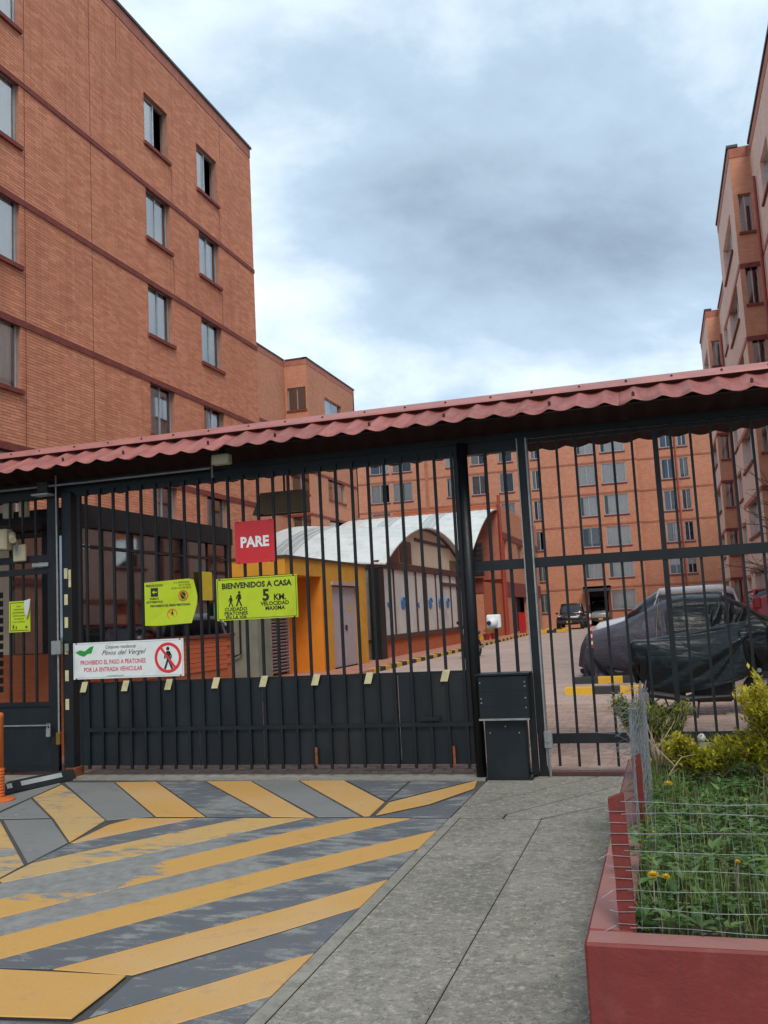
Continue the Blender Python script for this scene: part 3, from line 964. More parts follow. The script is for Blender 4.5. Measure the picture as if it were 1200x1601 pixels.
# inner walkway with striped kerb
wk = structure(MB().box(-11.25, -8.42, 14.2, 69, -0.02, 0.12).build('walkway', 'walk_red'))
y = 14.2
i = 0
kb = {}
while y < 68.6:
    mt = 'walk_red' if y < 25.6 else ('stop_yellow' if i % 2 else 'stop_black')
    if mt not in kb:
        kb[mt] = MB().chbox(0, 0.22, 0, 0.595, 0, 0.135, 0.012).build('kerb_stone', mt, wk)
        kb[mt].location = (-8.42, y, -0.01)
    else:
        copy_piece(kb[mt], wk, (-8.42, y, -0.01))
    y += 0.6
    i += 1

# ================================================================== BUILDINGS


def facing_px(X0):
    return lambda u, z, d: (X0 - d, u, z)      # wall looks towards +X


def facing_nx(X0):
    return lambda u, z, d: (X0 + d, u, z)      # wall looks towards -X


def facing_ny(Y0):
    return lambda u, z, d: (u, Y0 + d, z)      # wall looks towards -Y


def wall_sheet(M, u0, u1, z0, z1, holes, thick=0.22):
    mb_ = MB()
    us = sorted(set([u0, u1] + [h[i] for h in holes for i in (0, 1) if u0 < h[i] < u1]))
    zs = sorted(set([z0, z1] + [h[i] for h in holes for i in (2, 3) if z0 < h[i] < z1]))
    for a, b in zip(us[:-1], us[1:]):
        for c, d in zip(zs[:-1], zs[1:]):
            mu, mz = (a + b) / 2, (c + d) / 2
            if any(h[0] < mu < h[1] and h[2] < mz < h[3] for h in holes):
                continue
            mb_.add([M(a, c, 0), M(b, c, 0), M(b, d, 0), M(a, d, 0)], [(0, 1, 2, 3)])
    for h in holes:
        a, b, c, d = h[:4]
        t = thick
        mb_.add([M(a, c, 0), M(b, c, 0), M(b, d, 0), M(a, d, 0), M(a, c, t), M(b, c, t), M(b, d, t), M(a, d, t)],
                [(0, 1, 5, 4), (1, 2, 6, 5), (2, 3, 7, 6), (3, 0, 4, 7)])
    return mb_


def folds(M, u0, u1, z0, z1, d, amp=0.010, n=None):
    n = n or max(6, int((u1 - u0) / 0.06))
    v, f = [], []
    for i_ in range(n + 1):
        u = u0 + (u1 - u0) * i_ / n
        dd_ = d + amp * math.sin(i_ * 2.1 + u * 3) + random.uniform(-.004, .004)
        v += [M(u, z0, dd_), M(u, z1, dd_)]
    for i_ in range(n):
        f.append((2 * i_, 2 * i_ + 2, 2 * i_ + 3, 2 * i_ + 1))
    return MB().add(v, f)


def window(bld, M, u0, u1, z0, z1, curtain=None, frame='alu', pane='pane', sill_mat='band_red', depth=0.13, open_half=False, fb=0.045, sillp=0.07):
    """window = frame; panes, curtain and sill hang under it"""
    fr = MB()
    w = fb
    mid = (u0 + u1) / 2
    fr.boxm(M, u0, u1, z0, z0 + w, depth, depth + .05)
    fr.boxm(M, u0, u1, z1 - w, z1, depth, depth + .05)
    fr.boxm(M, u0, u0 + w, z0 + w, z1 - w, depth + .001, depth + .049)
    fr.boxm(M, u1 - w, u1, z0 + w, z1 - w, depth + .001, depth + .049)
    fr.boxm(M, mid - w / 2, mid + w / 2, z0 + w, z1 - w, depth + .002, depth + .048)
    f = fr.build('window', frame, bld)
    for k_ in (0, 1):
        if open_half and k_ == 1:
            continue
        a, b = (u0 + w, mid - w / 2) if k_ == 0 else (mid + w / 2, u1 - w)
        MB().add([M(a, z0 + w, depth + .022), M(b, z0 + w, depth + .022), M(b, z1 - w, depth + .022), M(a, z1 - w, depth + .022)], [(0, 1, 2, 3)]).build('pane', pane, f)
    if curtain:
        for c, a, b, *rest in curtain:
            lo = rest[0] if rest else 0.0
            folds(M, u0 + w + (u1 - u0 - 2 * w) * a, u0 + w + (u1 - u0 - 2 * w) * b, z0 + .02 + (z1 - z0) * lo, z1 - .02, depth + .085).build('curtain', 'curtain_' + c, f)
    if sill_mat:
        MB().boxm(M, u0 - .06, u1 + .06, z0 - .09, z0 - .003, -sillp, depth).build('sill', sill_mat, f)
    return f


BANDS = [2.65, 5.12, 7.56, 10.0, 12.45]
ROWS = [(14.83 - 2.44 * i_, 13.52 - 2.44 * i_) for i_ in range(6)]       # window heads and sills


def band(bld, M, u0, u1, z, h=0.12, p=0.03, mat='band_red'):
    MB().boxm(M, u0, u1, z - h, z, -p, 0.05).build('band', mat, bld)


def brick_facade(bld, M, u0, u1, z0, z1, holes, bands, singles, bl=0.25, bh=0.061, rx=(0, 0, 0), vis=lambda u, z: 0.0):
    """real bricks on the wall sheet: the ones that show largest singly, the rest joined"""
    full, mb_ = [], MB()
    z = z0
    row_ = 0
    g = 0.009
    while z + bh < z1:
        u = u0 - (bl / 2 if row_ % 2 else 0)
        zb, zt = z + g / 2, z + bh - g / 2
        skip = any(b - 0.13 < (z + bh / 2) < b + 0.005 for b in bands)
        hs = [h for h in holes if h[2] - .10 < z + bh / 2 < h[3] + .02]
        while u < u1 and not skip:
            a, b = max(u0, u) + g / 2, min(u1, u + bl) - g / 2
            segs = [(a, b)]
            for h in hs:
                n_ = []
                for p, q in segs:
                    if q <= h[0] - .005 or p >= h[1] + .005:
                        n_.append((p, q))
                    else:
                        if p < h[0] - .03:
                            n_.append((p, h[0] - .004))
                        if q > h[1] + .03:
                            n_.append((h[1] + .004, q))
                segs = n_
            for p, q in segs:
                if q - p > bl - g - .002:
                    full.append(((p + q) / 2, (zb + zt) / 2))
                elif q - p > 0.02:
                    pr = -0.007 + random.uniform(-.002, .002)
                    c = random.random()
                    mb_.add([M(p, zb, .01), M(q, zb, .01), M(q, zt, .01), M(p, zt, .01), M(p, zb, pr), M(q, zb, pr), M(q, zt, pr), M(p, zt, pr)],
                            [(4, 5, 6, 7), (0, 1, 5, 4), (1, 2, 6, 5), (2, 3, 7, 6), (3, 0, 4, 7)], c)
            u += bl
        z += bh
        row_ += 1
    full.sort(key=lambda q: vis(*q))
    L_, H_ = bl - g, bh - g
    first = None
    lo = bld['_loc']
    for (u, z_) in full[:singles]:
        P = Vector(M(u, z_, 0.0015 + random.uniform(-.002, .002))) - Vector(lo)
        if first is None:
            first = MB().chbox(-L_ / 2, L_ / 2, -0.0085, 0.0085, -H_ / 2, H_ / 2, 0.002).build('brick', 'brick_single', bld, world=False)
            first.location = P
            first.rotation_euler = rx
        else:
            copy_piece(first, bld, P, rx)
    for (u, z_) in full[singles:]:
        p, q, zb, zt = u - L_ / 2, u + L_ / 2, z_ - H_ / 2, z_ + H_ / 2
        pr = -0.007 + random.uniform(-.002, .002)
        mb_.add([M(p, zb, .01), M(q, zb, .01), M(q, zt, .01), M(p, zt, .01), M(p, zb, pr), M(q, zb, pr), M(q, zt, pr), M(p, zt, pr)],
                [(4, 5, 6, 7), (0, 1, 5, 4), (1, 2, 6, 5), (2, 3, 7, 6), (3, 0, 4, 7)], random.random())
    if mb_.v:
        stuff(mb_.build('brickwork', 'brick', bld))


# ---- near block on the left
XA = -11.3
A = thing('apartment_block', 'near red brick apartment block on the left, five window rows above the canopy', 'building', (XA, 18, 0), group='brick apartment blocks of the estate')
MA = facing_px(XA)
holesA = []
colsA = [(12.95, 14.26), (18.90, 20.03), (21.57, 22.75)]
for c0, c1 in colsA:
    for zt, zb in ROWS:
        holesA.append((c0, c1, zb, zt))
for zt, zb in ROWS:
    holesA.append((9.6, 10.9, zb, zt))
wall_sheet(MA, 6.0, 25.1, 0, 16.45, holesA).build('wall', 'mortar', A)
brick_facade(A, MA, 11.0, 25.1, 2.7, 16.1, [h for h in holesA if h[0] > 11], [b for b in BANDS], 300, rx=(0, 0, math.pi / 2),
             vis=lambda u, z: (math.hypot(u, z) + (50 if (u < 13.75 or z < 5.6 or z > 15) else 0)))
MB().box(-26, XA + 0.004 - 0.01, 24.9, 25.1, 0, 16.45).box(-26, XA - .01, 6.0, 6.2, 0, 16.45).build('end_wall', 'brick_far_X', A)
MB().box(-26, XA - 0.55, 6.3, 24.8, 0, 16.2).build('core', 'core', A)  # solid filler added to stop light leaking through and keep windows dark
MB().box(-26, XA - .02, 6.1, 25.0, 16.2, 16.4).build('roof', 'coping', A)
MB().boxm(MA, 6.0, 25.12, 16.10, 16.40, -.012, 0.2).build('parapet', 'band_orange', A)
MB().boxm(MA, 5.95, 25.17, 16.40, 16.47, -.05, 0.3).build('coping', 'coping', A)
for b in BANDS:
    band(A, MA, 6.0, 25.11, b)
for yj, z0, z1 in ((14.42, 2.7, 16.1), (16.62, 2.7, 16.1), (20.16, 12.46, 13.4), (22.86, 12.46, 13.4), (20.16, 10.0, 10.95), (22.86, 10.0, 10.95), (23.0, 14.9, 16.1), (17.7, 14.9, 16.1)):
    MB().boxm(MA, yj - .009, yj + .009, z0, z1, -.009, 0.0).build('movement_joint', 'band_red', A)
CUR = {
    (1, 0): ([('white', 0.0, .46)], True), (2, 0): ([('white', 0.0, .48)], True),
    (1, 1): ([('white', 0, .90)], False), (2, 1): ([('white', 0, .85)], False),
    (1, 2): ([('white', 0, .92)], False), (2, 2): ([('white', 0, .88)], False),
    (1, 3): ([('grey', 0, .55), ('pink', .55, .74)], False), (2, 3): ([('pink', 0, .35), ('white', .38, .72)], False),
    (1, 4): ([('white', 0, .5)], False), (2, 4): ([('white', .0, .35, .4)], False),
    (0, 0): ([('white', 0, 1)], False), (0, 1): ([('white', 0, 1)], False), (0, 2): ([('white', 0, .6), ('white', .6, 1)], False),
    (0, 3): ([('grey', 0, .5), ('white', .45, .98)], False), (0, 4): ([('grey', 0, 1)], False),
}
for ci, (c0, c1) in enumerate(colsA):
    for ri, (zt, zb) in enumerate(ROWS):
        cu, op = CUR.get((ci, ri), ([('white', 0, .6)], False))
        window(A, MA, c0, c1, zb, zt, cu, open_half=op, pane='pane_clear', depth=0.06 if ci == 0 else 0.09)
for zt, zb in ROWS:
    window(A, MA, 9.6, 10.9, zb, zt, [('white', 0, 1)])

# ---- second block behind it
XB = -18.4
B = thing('apartment_block', 'orange brick block with a projecting bay, seen behind the near left block', 'building', (XB, 50, 0), group='brick apartment blocks of the estate')
MBp, MBr, MBy = facing_px(XB), facing_px(-19.75), facing_ny(47.6)
hB = [(50.4, 53.4, zb, zt) for zt, zb in ROWS]
wall_sheet(MBp, 47.6, 56.0, 0, 16.45, hB).build('bay_wall', 'brick_far_Y', B)
hBy = [(-19.62, -18.5, zb, zt) for zt, zb in ROWS]
wall_sheet(MBy, -19.75, XB, 0, 16.45, hBy).build('bay_side', 'brick_far_X', B)
wall_sheet(MBr, 26.0, 47.6, 0, 16.45, []).build('wall', 'brick_far_Y', B)
MB().boxm(facing_ny(56.0), -24, XB, 0, 16.45, -.2, -.001).build('end_wall', 'brick_far_X', B)
MB().box(-30, -20.3, 26.1, 55.6, 0, 16.3).box(-20.3, -18.95, 48.2, 55.4, 0, 16.3).build('core', 'core', B)
MB().box(-30, -19.8, 26, 56, 16.3, 16.42).box(-19.8, -18.42, 47.62, 55.98, 16.3, 16.42).build('roof', 'coping', B)
cp = MB()
cp.boxm(MBp, 47.55, 56.05, 16.45, 16.53, -.05, .25).boxm(MBy, -19.70, XB + .04, 16.451, 16.529, -.05, .25).boxm(MBr, 26, 47.54, 16.45, 16.53, -.05, .25)
cp.build('coping', 'coping', B)
pb = MB().boxm(MBp, 47.58, 56.0, 16.12, 16.44, -.015, .1).boxm(MBy, -19.74, XB + .012, 16.121, 16.439, -.015, .1).boxm(MBr, 26, 47.57, 16.12, 16.44, -.015, .1)
pb.build('parapet', 'band_orange', B)
for b in BANDS:
    bb = MB().boxm(MBp, 47.58, 56.0, b - .15, b, -.03, .05).boxm(MBy, -19.74, XB + .028, b - .149, b - .001, -.03, .05).boxm(MBr, 26, 47.56, b - .15, b, -.03, .05)
    bb.build('band', 'band_red', B)
for i_, (zt, zb) in enumerate(ROWS):
    window(B, MBp, 50.4, 53.4, zb, zt, [[('white', 0, .6)], [('beige', 0, 1)], [('white', .4, 1)], [('grey', 0, .5)], None, None][i_])
    window(B, MBy, -19.62, -18.5, zb, zt, [None, [('grey', 0, .5)], [('beige', 0, .4)], [('white', .5, .9)], None, None][i_], pane='pane_dark')

# ---- far block that closes the yard
YB = 75.0
K = YB / 77.0
BB = thing('apartment_block', 'wide orange brick block facing the gate at the far end of the yard', 'building', (-8, YB, 0), group='brick apartment blocks of the estate')
MBB = facing_ny(YB)
MB2 = facing_ny(YB + 0.55)
rowsK = [(15.4, 14.15), (13.2, 11.55), (10.6, 8.95), (7.98, 6.4), (5.1, 3.8), (2.8, 1.2)]
rowsK = [(1.6 + (a - 1.6) * K, 1.6 + (b - 1.6) * K) for a, b in rowsK]
bandsK = [1.6 + (b - 1.6) * K for b in (16.0, 13.45, 10.85, 8.25, 5.75, 3.1)]
colL = [(-24.1, -22.4), (-22.05, -20.3), (-17.2, -16.15), (-15.0, -13.6), (-12.6, -11.4), (-9.85, -9.2), (-6.02, -4.6), (-4.1, -2.15)]
colR = [(0.64, 1.70), (2.03, 2.75), (5.2, 6.3), (7.4, 8.6)]
colL = [(a * K, b * K) for a, b in colL]
colR = [(a * K, b * K) for a, b in colR]
hL = [(a, b, zb, zt) for ci, (a, b) in enumerate(colL) for ri, (zt, zb) in enumerate(rowsK) if not (ri == 5 and ci == 6)]
hL.append((-5.85 * K, -4.35 * K, 0.0, 2.75))
hR = [(a, b, zb, zt) for a, b in colR for zt, zb in rowsK]
wall_sheet(MBB, -27.5, -1.2, 0, 16.6, hL).build('wall', 'brick_far_X', BB)
wall_sheet(MB2, -1.2, 14, 0, 16.6, hR).build('wing_wall', 'brick_far_X', BB)
MB().add([(-1.2, YB, 0), (-1.2, YB + .55, 0), (-1.2, YB + .55, 16.6), (-1.2, YB, 16.6)], [(0, 1, 2, 3)]).build('return_wall', 'brick_far_Y', BB)
MB().box(-27.4, -6.6, YB + .6, YB + 9, 0, 16.5).box(-6.6, -3.6, YB + .6, YB + 9, 3.2, 16.5).box(-6.6, -3.6, YB + 6.5, YB + 9, 0, 3.2).box(-3.6, 14, YB + 1.2, YB + 9, 0, 16.5).build('core', 'core', BB)
MB().box(-27.5, 14, YB + .02, YB + 9, 16.6, 16.75).build('roof', 'coping', BB)
for b in bandsK:
    if b < 16.5:
        band(BB, MBB, -27.5, -1.2, b, .14, .03, 'band_far')
        band(BB, MB2, -1.195, 14, b, .14, .03, 'band_far')
CH = [[('white', 0, 1)], [('white', 0, .5), ('white', .55, 1)], [('beige', 0, .5)], [('white', .1, .9)], [('blue', 0, .4), ('white', .6, 1)], [('white', 0, .6)], [('grey', 0, .8)], None]
rnd = random.Random(5)
for ci, (a, b) in enumerate(colL):
    for ri, (zt, zb) in enumerate(rowsK):
        if ri == 5 and ci == 6:
            continue
        cu = ([('white', .0 if ri % 2 else .14, .5), ('white', .52, 1)] if ri != 3 or ci == 7 else [('grey', .3, .95, .15)]) if ci in (6, 7) else rnd.choice(CH)
        window(BB, MBB, a, b, zb, zt, cu, pane='pane_far', frame='alu', fb=.06, depth=.05)
for ci, (a, b) in enumerate(colR):
    for ri, (zt, zb) in enumerate(rowsK):
        cu = [('white', 0, 1, .55)] if ri == 4 else rnd.choice([[('blue', 0, .45)], [('grey', 0, .4), ('white', .6, .95)], [('blue', .2, .9)]])
        window(BB, MB2, a, b, zb, zt, cu, fb=.06, pane='pane_far', depth=.05)
MB().tube([(1.82 * K, YB + .47, 0), (1.82 * K, YB + .47, 16.5)], .06).build('downpipe', 'pipe_red', BB)
MB().tube([(-15.35 * K, YB - .08, 0), (-15.35 * K, YB - .08, 16.5)], .07).build('downpipe', 'pipe_red', BB)
MB().box(-19.1 * K, -18.85 * K, YB - .06, YB - .002, 0, 16.5).build('movement_joint', 'band_orange', BB)
MB().box(-6.05, -3.95, YB - 1.2, YB - .003, 2.95, 3.12).box(-6.05, -3.95, YB - 1.2, YB - 1.12, 2.72, 3.12).build('porch_canopy', 'coping', BB)
MB().box(-4.22, -4.02, YB - .06, YB - .001, 0, 2.72).build('door_jamb', 'maroon', BB)
MB().box(-5.75, -4.25, YB + .3, YB + .35, 2.3, 2.74).build('door_header', 'core', BB)

# ---- block along the right edge
XR0, XR1 = 3.9, 3.25
RB = thing('apartment_block', 'brick block with lightened long walls running along the right edge with two projecting bays', 'building', (XR0, 35, 0), group='brick apartment blocks of the estate')
MR0, MR1 = facing_nx(XR0), facing_nx(XR1)
segs = [(12.0, 31.2, 0), (31.2, 37.7, 1), (37.7, 49.05, 0), (49.05, 55.3, 1), (55.3, 66.0, 0)]
wins = {0: [(16.0, 18.2), (21.0, 23.2), (27.3, 29.1), (40.2, 42.2), (45.2, 47.2), (58, 60.2)], 1: [(32.7, 36.3), (50.4, 54.0)]}
for a, b, kd in segs:
    Mx = MR1 if kd else MR0
    hh = [(p, q, zb, zt) for p, q in wins[kd] if a < p and q < b for zt, zb in ROWS]
    wall_sheet(Mx, a, b, 0, 16.45, hh).build('bay_wall' if kd else 'wall', 'brick_right_lit_Y', RB)
    e0 = .05
    MB().boxm(Mx, a - (e0 if kd else -e0), b + (e0 if kd else -e0), 16.45, 16.54, -.06, .3).build('coping', 'coping', RB)
    MB().boxm(Mx, a + .02, b - .02, 16.10, 16.44, -.015, .1).build('parapet', 'band_orange', RB)
    for z in BANDS:
        MB().boxm(Mx, a + .02, b - .02, z - .15, z, -.03, .05).build('band', 'band_orange', RB)
    for i_, (p, q, zb, zt) in enumerate(hh):
        window(RB, Mx, p, q, zb, zt, [[('white', 0, .5)], [('beige', 0, 1)], [('white', .3, 1)], None][i_ % 4])
for y0 in (31.2, 49.05):
    My = facing_ny(y0)
    hh = [(3.40, 3.80, zb, zt) for zt, zb in ROWS]
    wall_sheet(My, XR1, XR0, 0, 16.45, hh).build('bay_side', 'brick_right_X', RB)
    for z in BANDS:
        MB().boxm(My, XR1 + .005, XR0 - .035, z - .15, z, -.03, .05).build('band', 'band_red', RB)
    MB().boxm(My, XR1 + .005, XR0 - .07, 16.10, 16.44, -.015, .1).build('parapet', 'band_orange', RB)
    for i_, (p, q, zb, zt) in enumerate(hh):
        window(RB, My, p, q, zb, zt, [[('grey', 0, 1)], [('grey', 0, .6)], [('beige', .3, 1)], [('grey', 0, 1)]][i_ % 4], pane='pane_dark', fb=.03)
MB().box(4.5, 14, 12.2, 66, 0, 16.3).box(3.75, 4.5, 31.9, 37.2, 0, 16.3).box(3.75, 4.5, 49.8, 54.8, 0, 16.3).build('core', 'core', RB)
MB().box(3.92, 14, 12, 66, 16.3, 16.43).box(3.3, 3.92, 31.25, 37.65, 16.3, 16.43).box(3.3, 3.92, 49.1, 55.25, 16.3, 16.43).build('roof', 'coping', RB)
MB().box(3.91, 14, 11.9, 12.0, 0, 16.45).build('end_wall', 'brick_right_X', RB)
MB().box(3.25, 3.9, 37.7, 37.72, 0, 16.45).box(3.25, 3.9, 55.3, 55.32, 0, 16.45).build('bay_return', 'brick_right_X', RB)
for yy in (30.2, 48.2):
    MB().tube([(XR0 - .08, yy, 0), (XR0 - .08, yy, 14.9)], .055).build('downpipe', 'pipe_red', RB)

# ---- low two-storey hall between the kiosk roofs and the far block
XH = -9.3
HL = thing('community_building', 'low two storey orange building beyond the white roofs, with dark red bands', 'building', (XH, 58, 0))
MH = facing_px(XH)
hH = [(56.3, 57.9, 4.75, 6.0), (62.0, 64.6, 4.75, 6.0), (67.5, 69.5, 4.75, 6.0), (59.5, 65.3, 0.0, 2.45)]
wall_sheet(MH, 55.5, 73.0, 0, 8.1, hH).build('wall', 'brick_far_Y', HL)
MHy = facing_ny(49.0)
wall_sheet(MHy, -11.6, XH, 0, 3.2, []).build('front_wall', 'brick_far_X', HL)
MB().box(-11.6, XH - .001, 49.01, 55.49, 0, 3.2).build('side_block', 'brick_low_Y', HL)
MB().box(-14, XH - .5, 55.6, 72.8, 0, 7.9).build('core', 'core', HL)
MB().box(-14, XH - .01, 55.5, 73, 7.95, 8.05).build('roof', 'coping', HL)
MB().boxm(facing_ny(55.5), -16, XH, 3.2, 8.1, -.02, .1).build('gable_wall', 'brick_low_X', HL)
MB().boxm(MH, 55.45, 73, 2.45, 3.35, -.05, .05).build('band', 'band_red', HL)
MB().boxm(MH, 55.45, 73, 6.05, 6.45, -.05, .05).build('band', 'band_red', HL)
MB().boxm(MHy, -11.62, XH + .05, 2.6, 3.4, -.06, .05).build('band', 'band_red', HL)
MB().tube([(XH + .12, 55.2, 0), (XH + .12, 55.2, 8.6)], .10).build('downpipe', 'pipe_red', HL)
MB().tube([(XH + .10, 56.0, 0), (XH + .10, 56.0, 5.9)], .07).build('downpipe', 'pipe_red', HL)
for p, q in ((56.3, 57.9), (62.0, 64.6), (67.5, 69.5)):
    window(HL, MH, p, q, 4.75, 6.0, [('beige', 0, .6)], frame='alu')
MB().boxm(MH, 59.6, 61.2, 0, 2.4, .12, .16).build('door', 'maroon', HL)
bx = thing('sign_box', 'dark slatted box mounted on the low orange building beside the white roof', 'box', (-10, 48.8, 3.5))
MB().box(-10.75, -9.15, 48.55, 48.97, 3.5, 5.35).build('body', 'dark_brown', bx)
for i_ in range(7):
    MB().box(-10.78, -9.12, 48.50, 48.55, 3.55 + i_ * .26, 3.72 + i_ * .26).build('slat', 'core', bx)

# ================================================================== GATEHOUSE
XG = -6.9
YG0, YG1 = 9.72, 13.95
GH = thing('gatehouse', 'gatehouse with dark framed windows over an orange brick base behind the gate', 'building', (XG, 11.5, 0))
MG = facing_px(XG)
MB().boxm(MG, YG0, YG1, 0, 1.41, 0.012, 0.14).build('base_wall', 'brick_low_Y', GH)
# the bricks of the base that show over the gate's sheet panel
bl, bh = 0.25, 0.072
firstb = None
rw = 0
z = 0.90
while z + bh <= 1.405:
    u = YG0 - (bl / 2 if rw % 2 else 0)
    while u < YG1:
        a, b = max(u, YG0), min(u + bl, YG1)
        if b - a > .24:
            P = Vector(MG((a + b) / 2, z + bh / 2, 0.006)) - Vector(GH['_loc'])
            if firstb is None:
                simple('brick_orange', srgb(192, 96, 58), 0.8, var=0.16, scale=4, bmp=0.1)
                firstb = MB().chbox(-.1215, .1215, -.009, .009, -.033, .033, .003).build('brick', 'brick_orange', GH, world=False)
                firstb.location = P
                firstb.rotation_euler = (0, 0, math.pi / 2)
            else:
                copy_piece(firstb, GH, P, (0, 0, math.pi / 2))
        u += bl
    z += bh
    rw += 1
MB().boxm(MG, YG0 - .03, YG1 + .03, 1.412, 1.46, -.03, .16).build('sill', 'maroon', GH)
MB().boxm(MG, YG0 - .05, YG1 + .05, 2.92, 3.2, -.03, .12).build('fascia', 'black_steel', GH)
MB().box(-10.2, XG - .125, YG0 - .02, YG1 + .03, 3.0, 3.16).build('roof', 'black_steel', GH)
ys = [YG0 + .03, YG0 + .62, YG0 + 1.25, YG0 + 1.32, YG0 + 2.05, YG0 + 2.72, YG0 + 2.79, YG0 + 3.5, YG1 - .05]
for i_, y in enumerate(ys):
    w = .05 if i_ in (2, 3, 5, 6, 0, 8) else .022
    MB().boxm(MG, y - w / 2, y + w / 2, 1.462, 2.918, .03, .08).build('mullion', 'black_steel', GH)
MB().boxm(MG, YG0, YG1, 2.66, 2.69, .028, .075).build('transom', 'alu_dark', GH)
for a, b in zip(ys[:-1], ys[1:]):
    if b - a > .2:
        MB().boxm(MG, a + .012, b - .012, 1.47, 2.65, .05, .056).build('pane', 'pane_store', GH)
        MB().boxm(MG, a + .012, b - .012, 2.70, 2.91, .05, .056).build('pane', 'pane_dark', GH)
MB().box(-10.2, XG - .14, YG1 - .1, YG1, 0, 3.0).build('end_wall', 'cream', GH)
MB().box(-10.2, -10.1, 10.4, YG1 - .1, 0, 3.0).build('back_wall', 'cream', GH)
MB().box(-10.1, XG - .141, 10.42, 10.56, 0, 1.34).build('front_base', 'brick_low_X', GH)
for x0, x1 in ((-10.1, -9.9), (-8.75, -8.45), (-7.95, -7.8), (-7.2, XG - .141)):
    MB().box(x0, x1, 10.44, 10.54, 1.345, 3.0).build('pier', 'cream' if x0 in (-8.75,) else 'black_steel', GH)
for x0, x1 in ((-9.9, -8.75), (-8.45, -7.95), (-7.8, -7.2)):
    MB().box(x0 + .005, x1 - .005, 10.48, 10.487, 1.35, 2.98).build('pane', 'pane_dark', GH)
MB().box(-10.0, XG - .2, 10.6, YG1 - .12, 0.0, 0.03).build('floor', 'concrete_wall', GH)
MB().box(-8.9, -7.3, 12.9, 13.5, 0.031, 1.05).build('counter', 'maroon', GH)
po = tag(MB().box(XG + .004, XG + .008, 12.86, 13.26, 2.0, 2.45).build('poster', 'poster_yellow'), 'yellow notice stuck to the gatehouse window', 'poster')
po = tag(MB().box(XG + .004, XG + .008, 13.3, 13.66, 1.75, 1.95).build('poster', 'poster_green'), 'small green and white notice low on the gatehouse window', 'poster')
# wall between gatehouse and kiosk
GW = thing('service_cabinet', 'grey concrete service cabinet with a pipe between gatehouse and kiosk', 'cabinet', (-8.6, 17.6, 0))
MB().box(-9.5, -7.95, 17.2, 17.35, 0, 2.25).build('panel', 'concrete_wall', GW)
MB().box(-9.5, -7.95, 17.36, 17.9, 0, 2.2).build('body', 'concrete_wall', GW)
MB().tube([(-8.3, 17.12, 2.2), (-8.3, 17.12, 1.0), (-8.45, 17.12, .95)], .02).build('pipe', 'black_steel', GW)
MB().box(-9.0, -8.98, 17.17, 17.2, 0, 2.25).box(-8.62, -8.60, 17.17, 17.2, 0, 2.25).build('seam', 'galv', GW)
tag(MB().chbox(-8.85, -8.65, 17.0, 17.15, 0.62, 0.78, .02).tube([(-8.75, 17.07, .13), (-8.75, 17.07, .64)], .03).build('floor_lamp', 'plastic_black'), 'small black box on a post before the grey cabinet', 'box')

# ================================================================== KIOSK
XK = -9.5
KI = thing('kiosk', 'yellow ochre service kiosk with a grey metal door under the white roof', 'kiosk', (XK, 26, 0.12))
MK = facing_px(XK)
wall_sheet(MK, 25.2, 29.2, .12, 3.3, [(25.92, 28.3, .12, 2.62)], .15).build('front_wall', 'ochre', KI)
MB().box(-11.2, XK - .001, 25.05, 25.2, .12, 2.85).build('side_wall', 'orange_wall', KI)
MB().box(-11.2, XK, 22.4, 25.199, 2.851, 3.3).build('fascia', 'ochre', KI)
MB().box(-11.2, XK - .01, 29.05, 29.199, .12, 3.3).build('end_wall', 'ochre', KI)
MB().box(-11.2, XK + .06, 22.35, 29.25, 3.302, 3.36).build('roof', 'coping', KI)
wall_sheet(facing_px(-10.35), 22.4, 25.04, .12, 2.85, [(22.8, 24.5, .14, 2.62)], .1).build('recess_wall', 'orange_wall', KI)
MB().box(-11.2, -9.95, 22.25, 22.39, .12, 2.85).build('pier', 'band_red', KI)
dr = MB().boxm(MK, 25.95, 27.1, .15, 2.58, .08, .12).boxm(MK, 27.12, 28.27, .15, 2.58, .081, .121).build('door', 'grey_door', KI)
MB().boxm(MK, 25.85, 28.37, 2.625, 2.72, -.06, .1).build('door_header', 'grey_door', KI)
MB().boxm(MK, 27.2, 27.32, 1.25, 1.4, .04, .078).build('door_handle', 'plastic_black', dr)
MB().add([MK(27.55, 1.85, .078), MK(27.85, 1.85, .078), MK(27.7, 2.1, .078)], [(0, 1, 2)]).build('warning_sign', 'plate_yellow', dr)
lv = MB().boxm(facing_px(-10.35), 22.82, 22.9, .15, 2.6, -.02, .05).boxm(facing_px(-10.35), 24.4, 24.48, .15, 2.6, -.02, .05).build('louvre_door', 'grey_door', KI)
for i_ in range(26):
    zz = .2 + i_ * .092
    MB().add([(-10.36, 22.9, zz), (-10.36, 24.4, zz), (-10.30, 24.4, zz + .05), (-10.30, 22.9, zz + .05), (-10.365, 22.9, zz + .012), (-10.365, 24.4, zz + .012), (-10.305, 24.4, zz + .062), (-10.305, 22.9, zz + .062)],
             [(0, 1, 2, 3), (4, 7, 6, 5), (0, 4, 5, 1), (2, 6, 7, 3)]).build('louvre', 'grey_door', lv)
MB().box(-10.6, -10.45, 22.8, 24.5, .13, 2.7).build('louvre_back', 'core', KI)

# ================================================================== GLAZED HALL with vaulted roof
XP = -9.6
PV = thing('glazed_hall', 'glass fronted hall with a white barrel roof and an arched gable', 'building', (XP, 38, .12))
MP = facing_px(XP)
PY0, PY1, PZ = 31.2, 45.6, 3.62
PM_, HW, RISE = (PY0 + PY1) / 2, (PY1 - PY0) / 2, 1.62
RAD = (HW * HW + RISE * RISE) / (2 * RISE)


def arch_z(y):
    return PZ + RISE - RAD + math.sqrt(max(0, RAD * RAD - (y - PM_) ** 2))


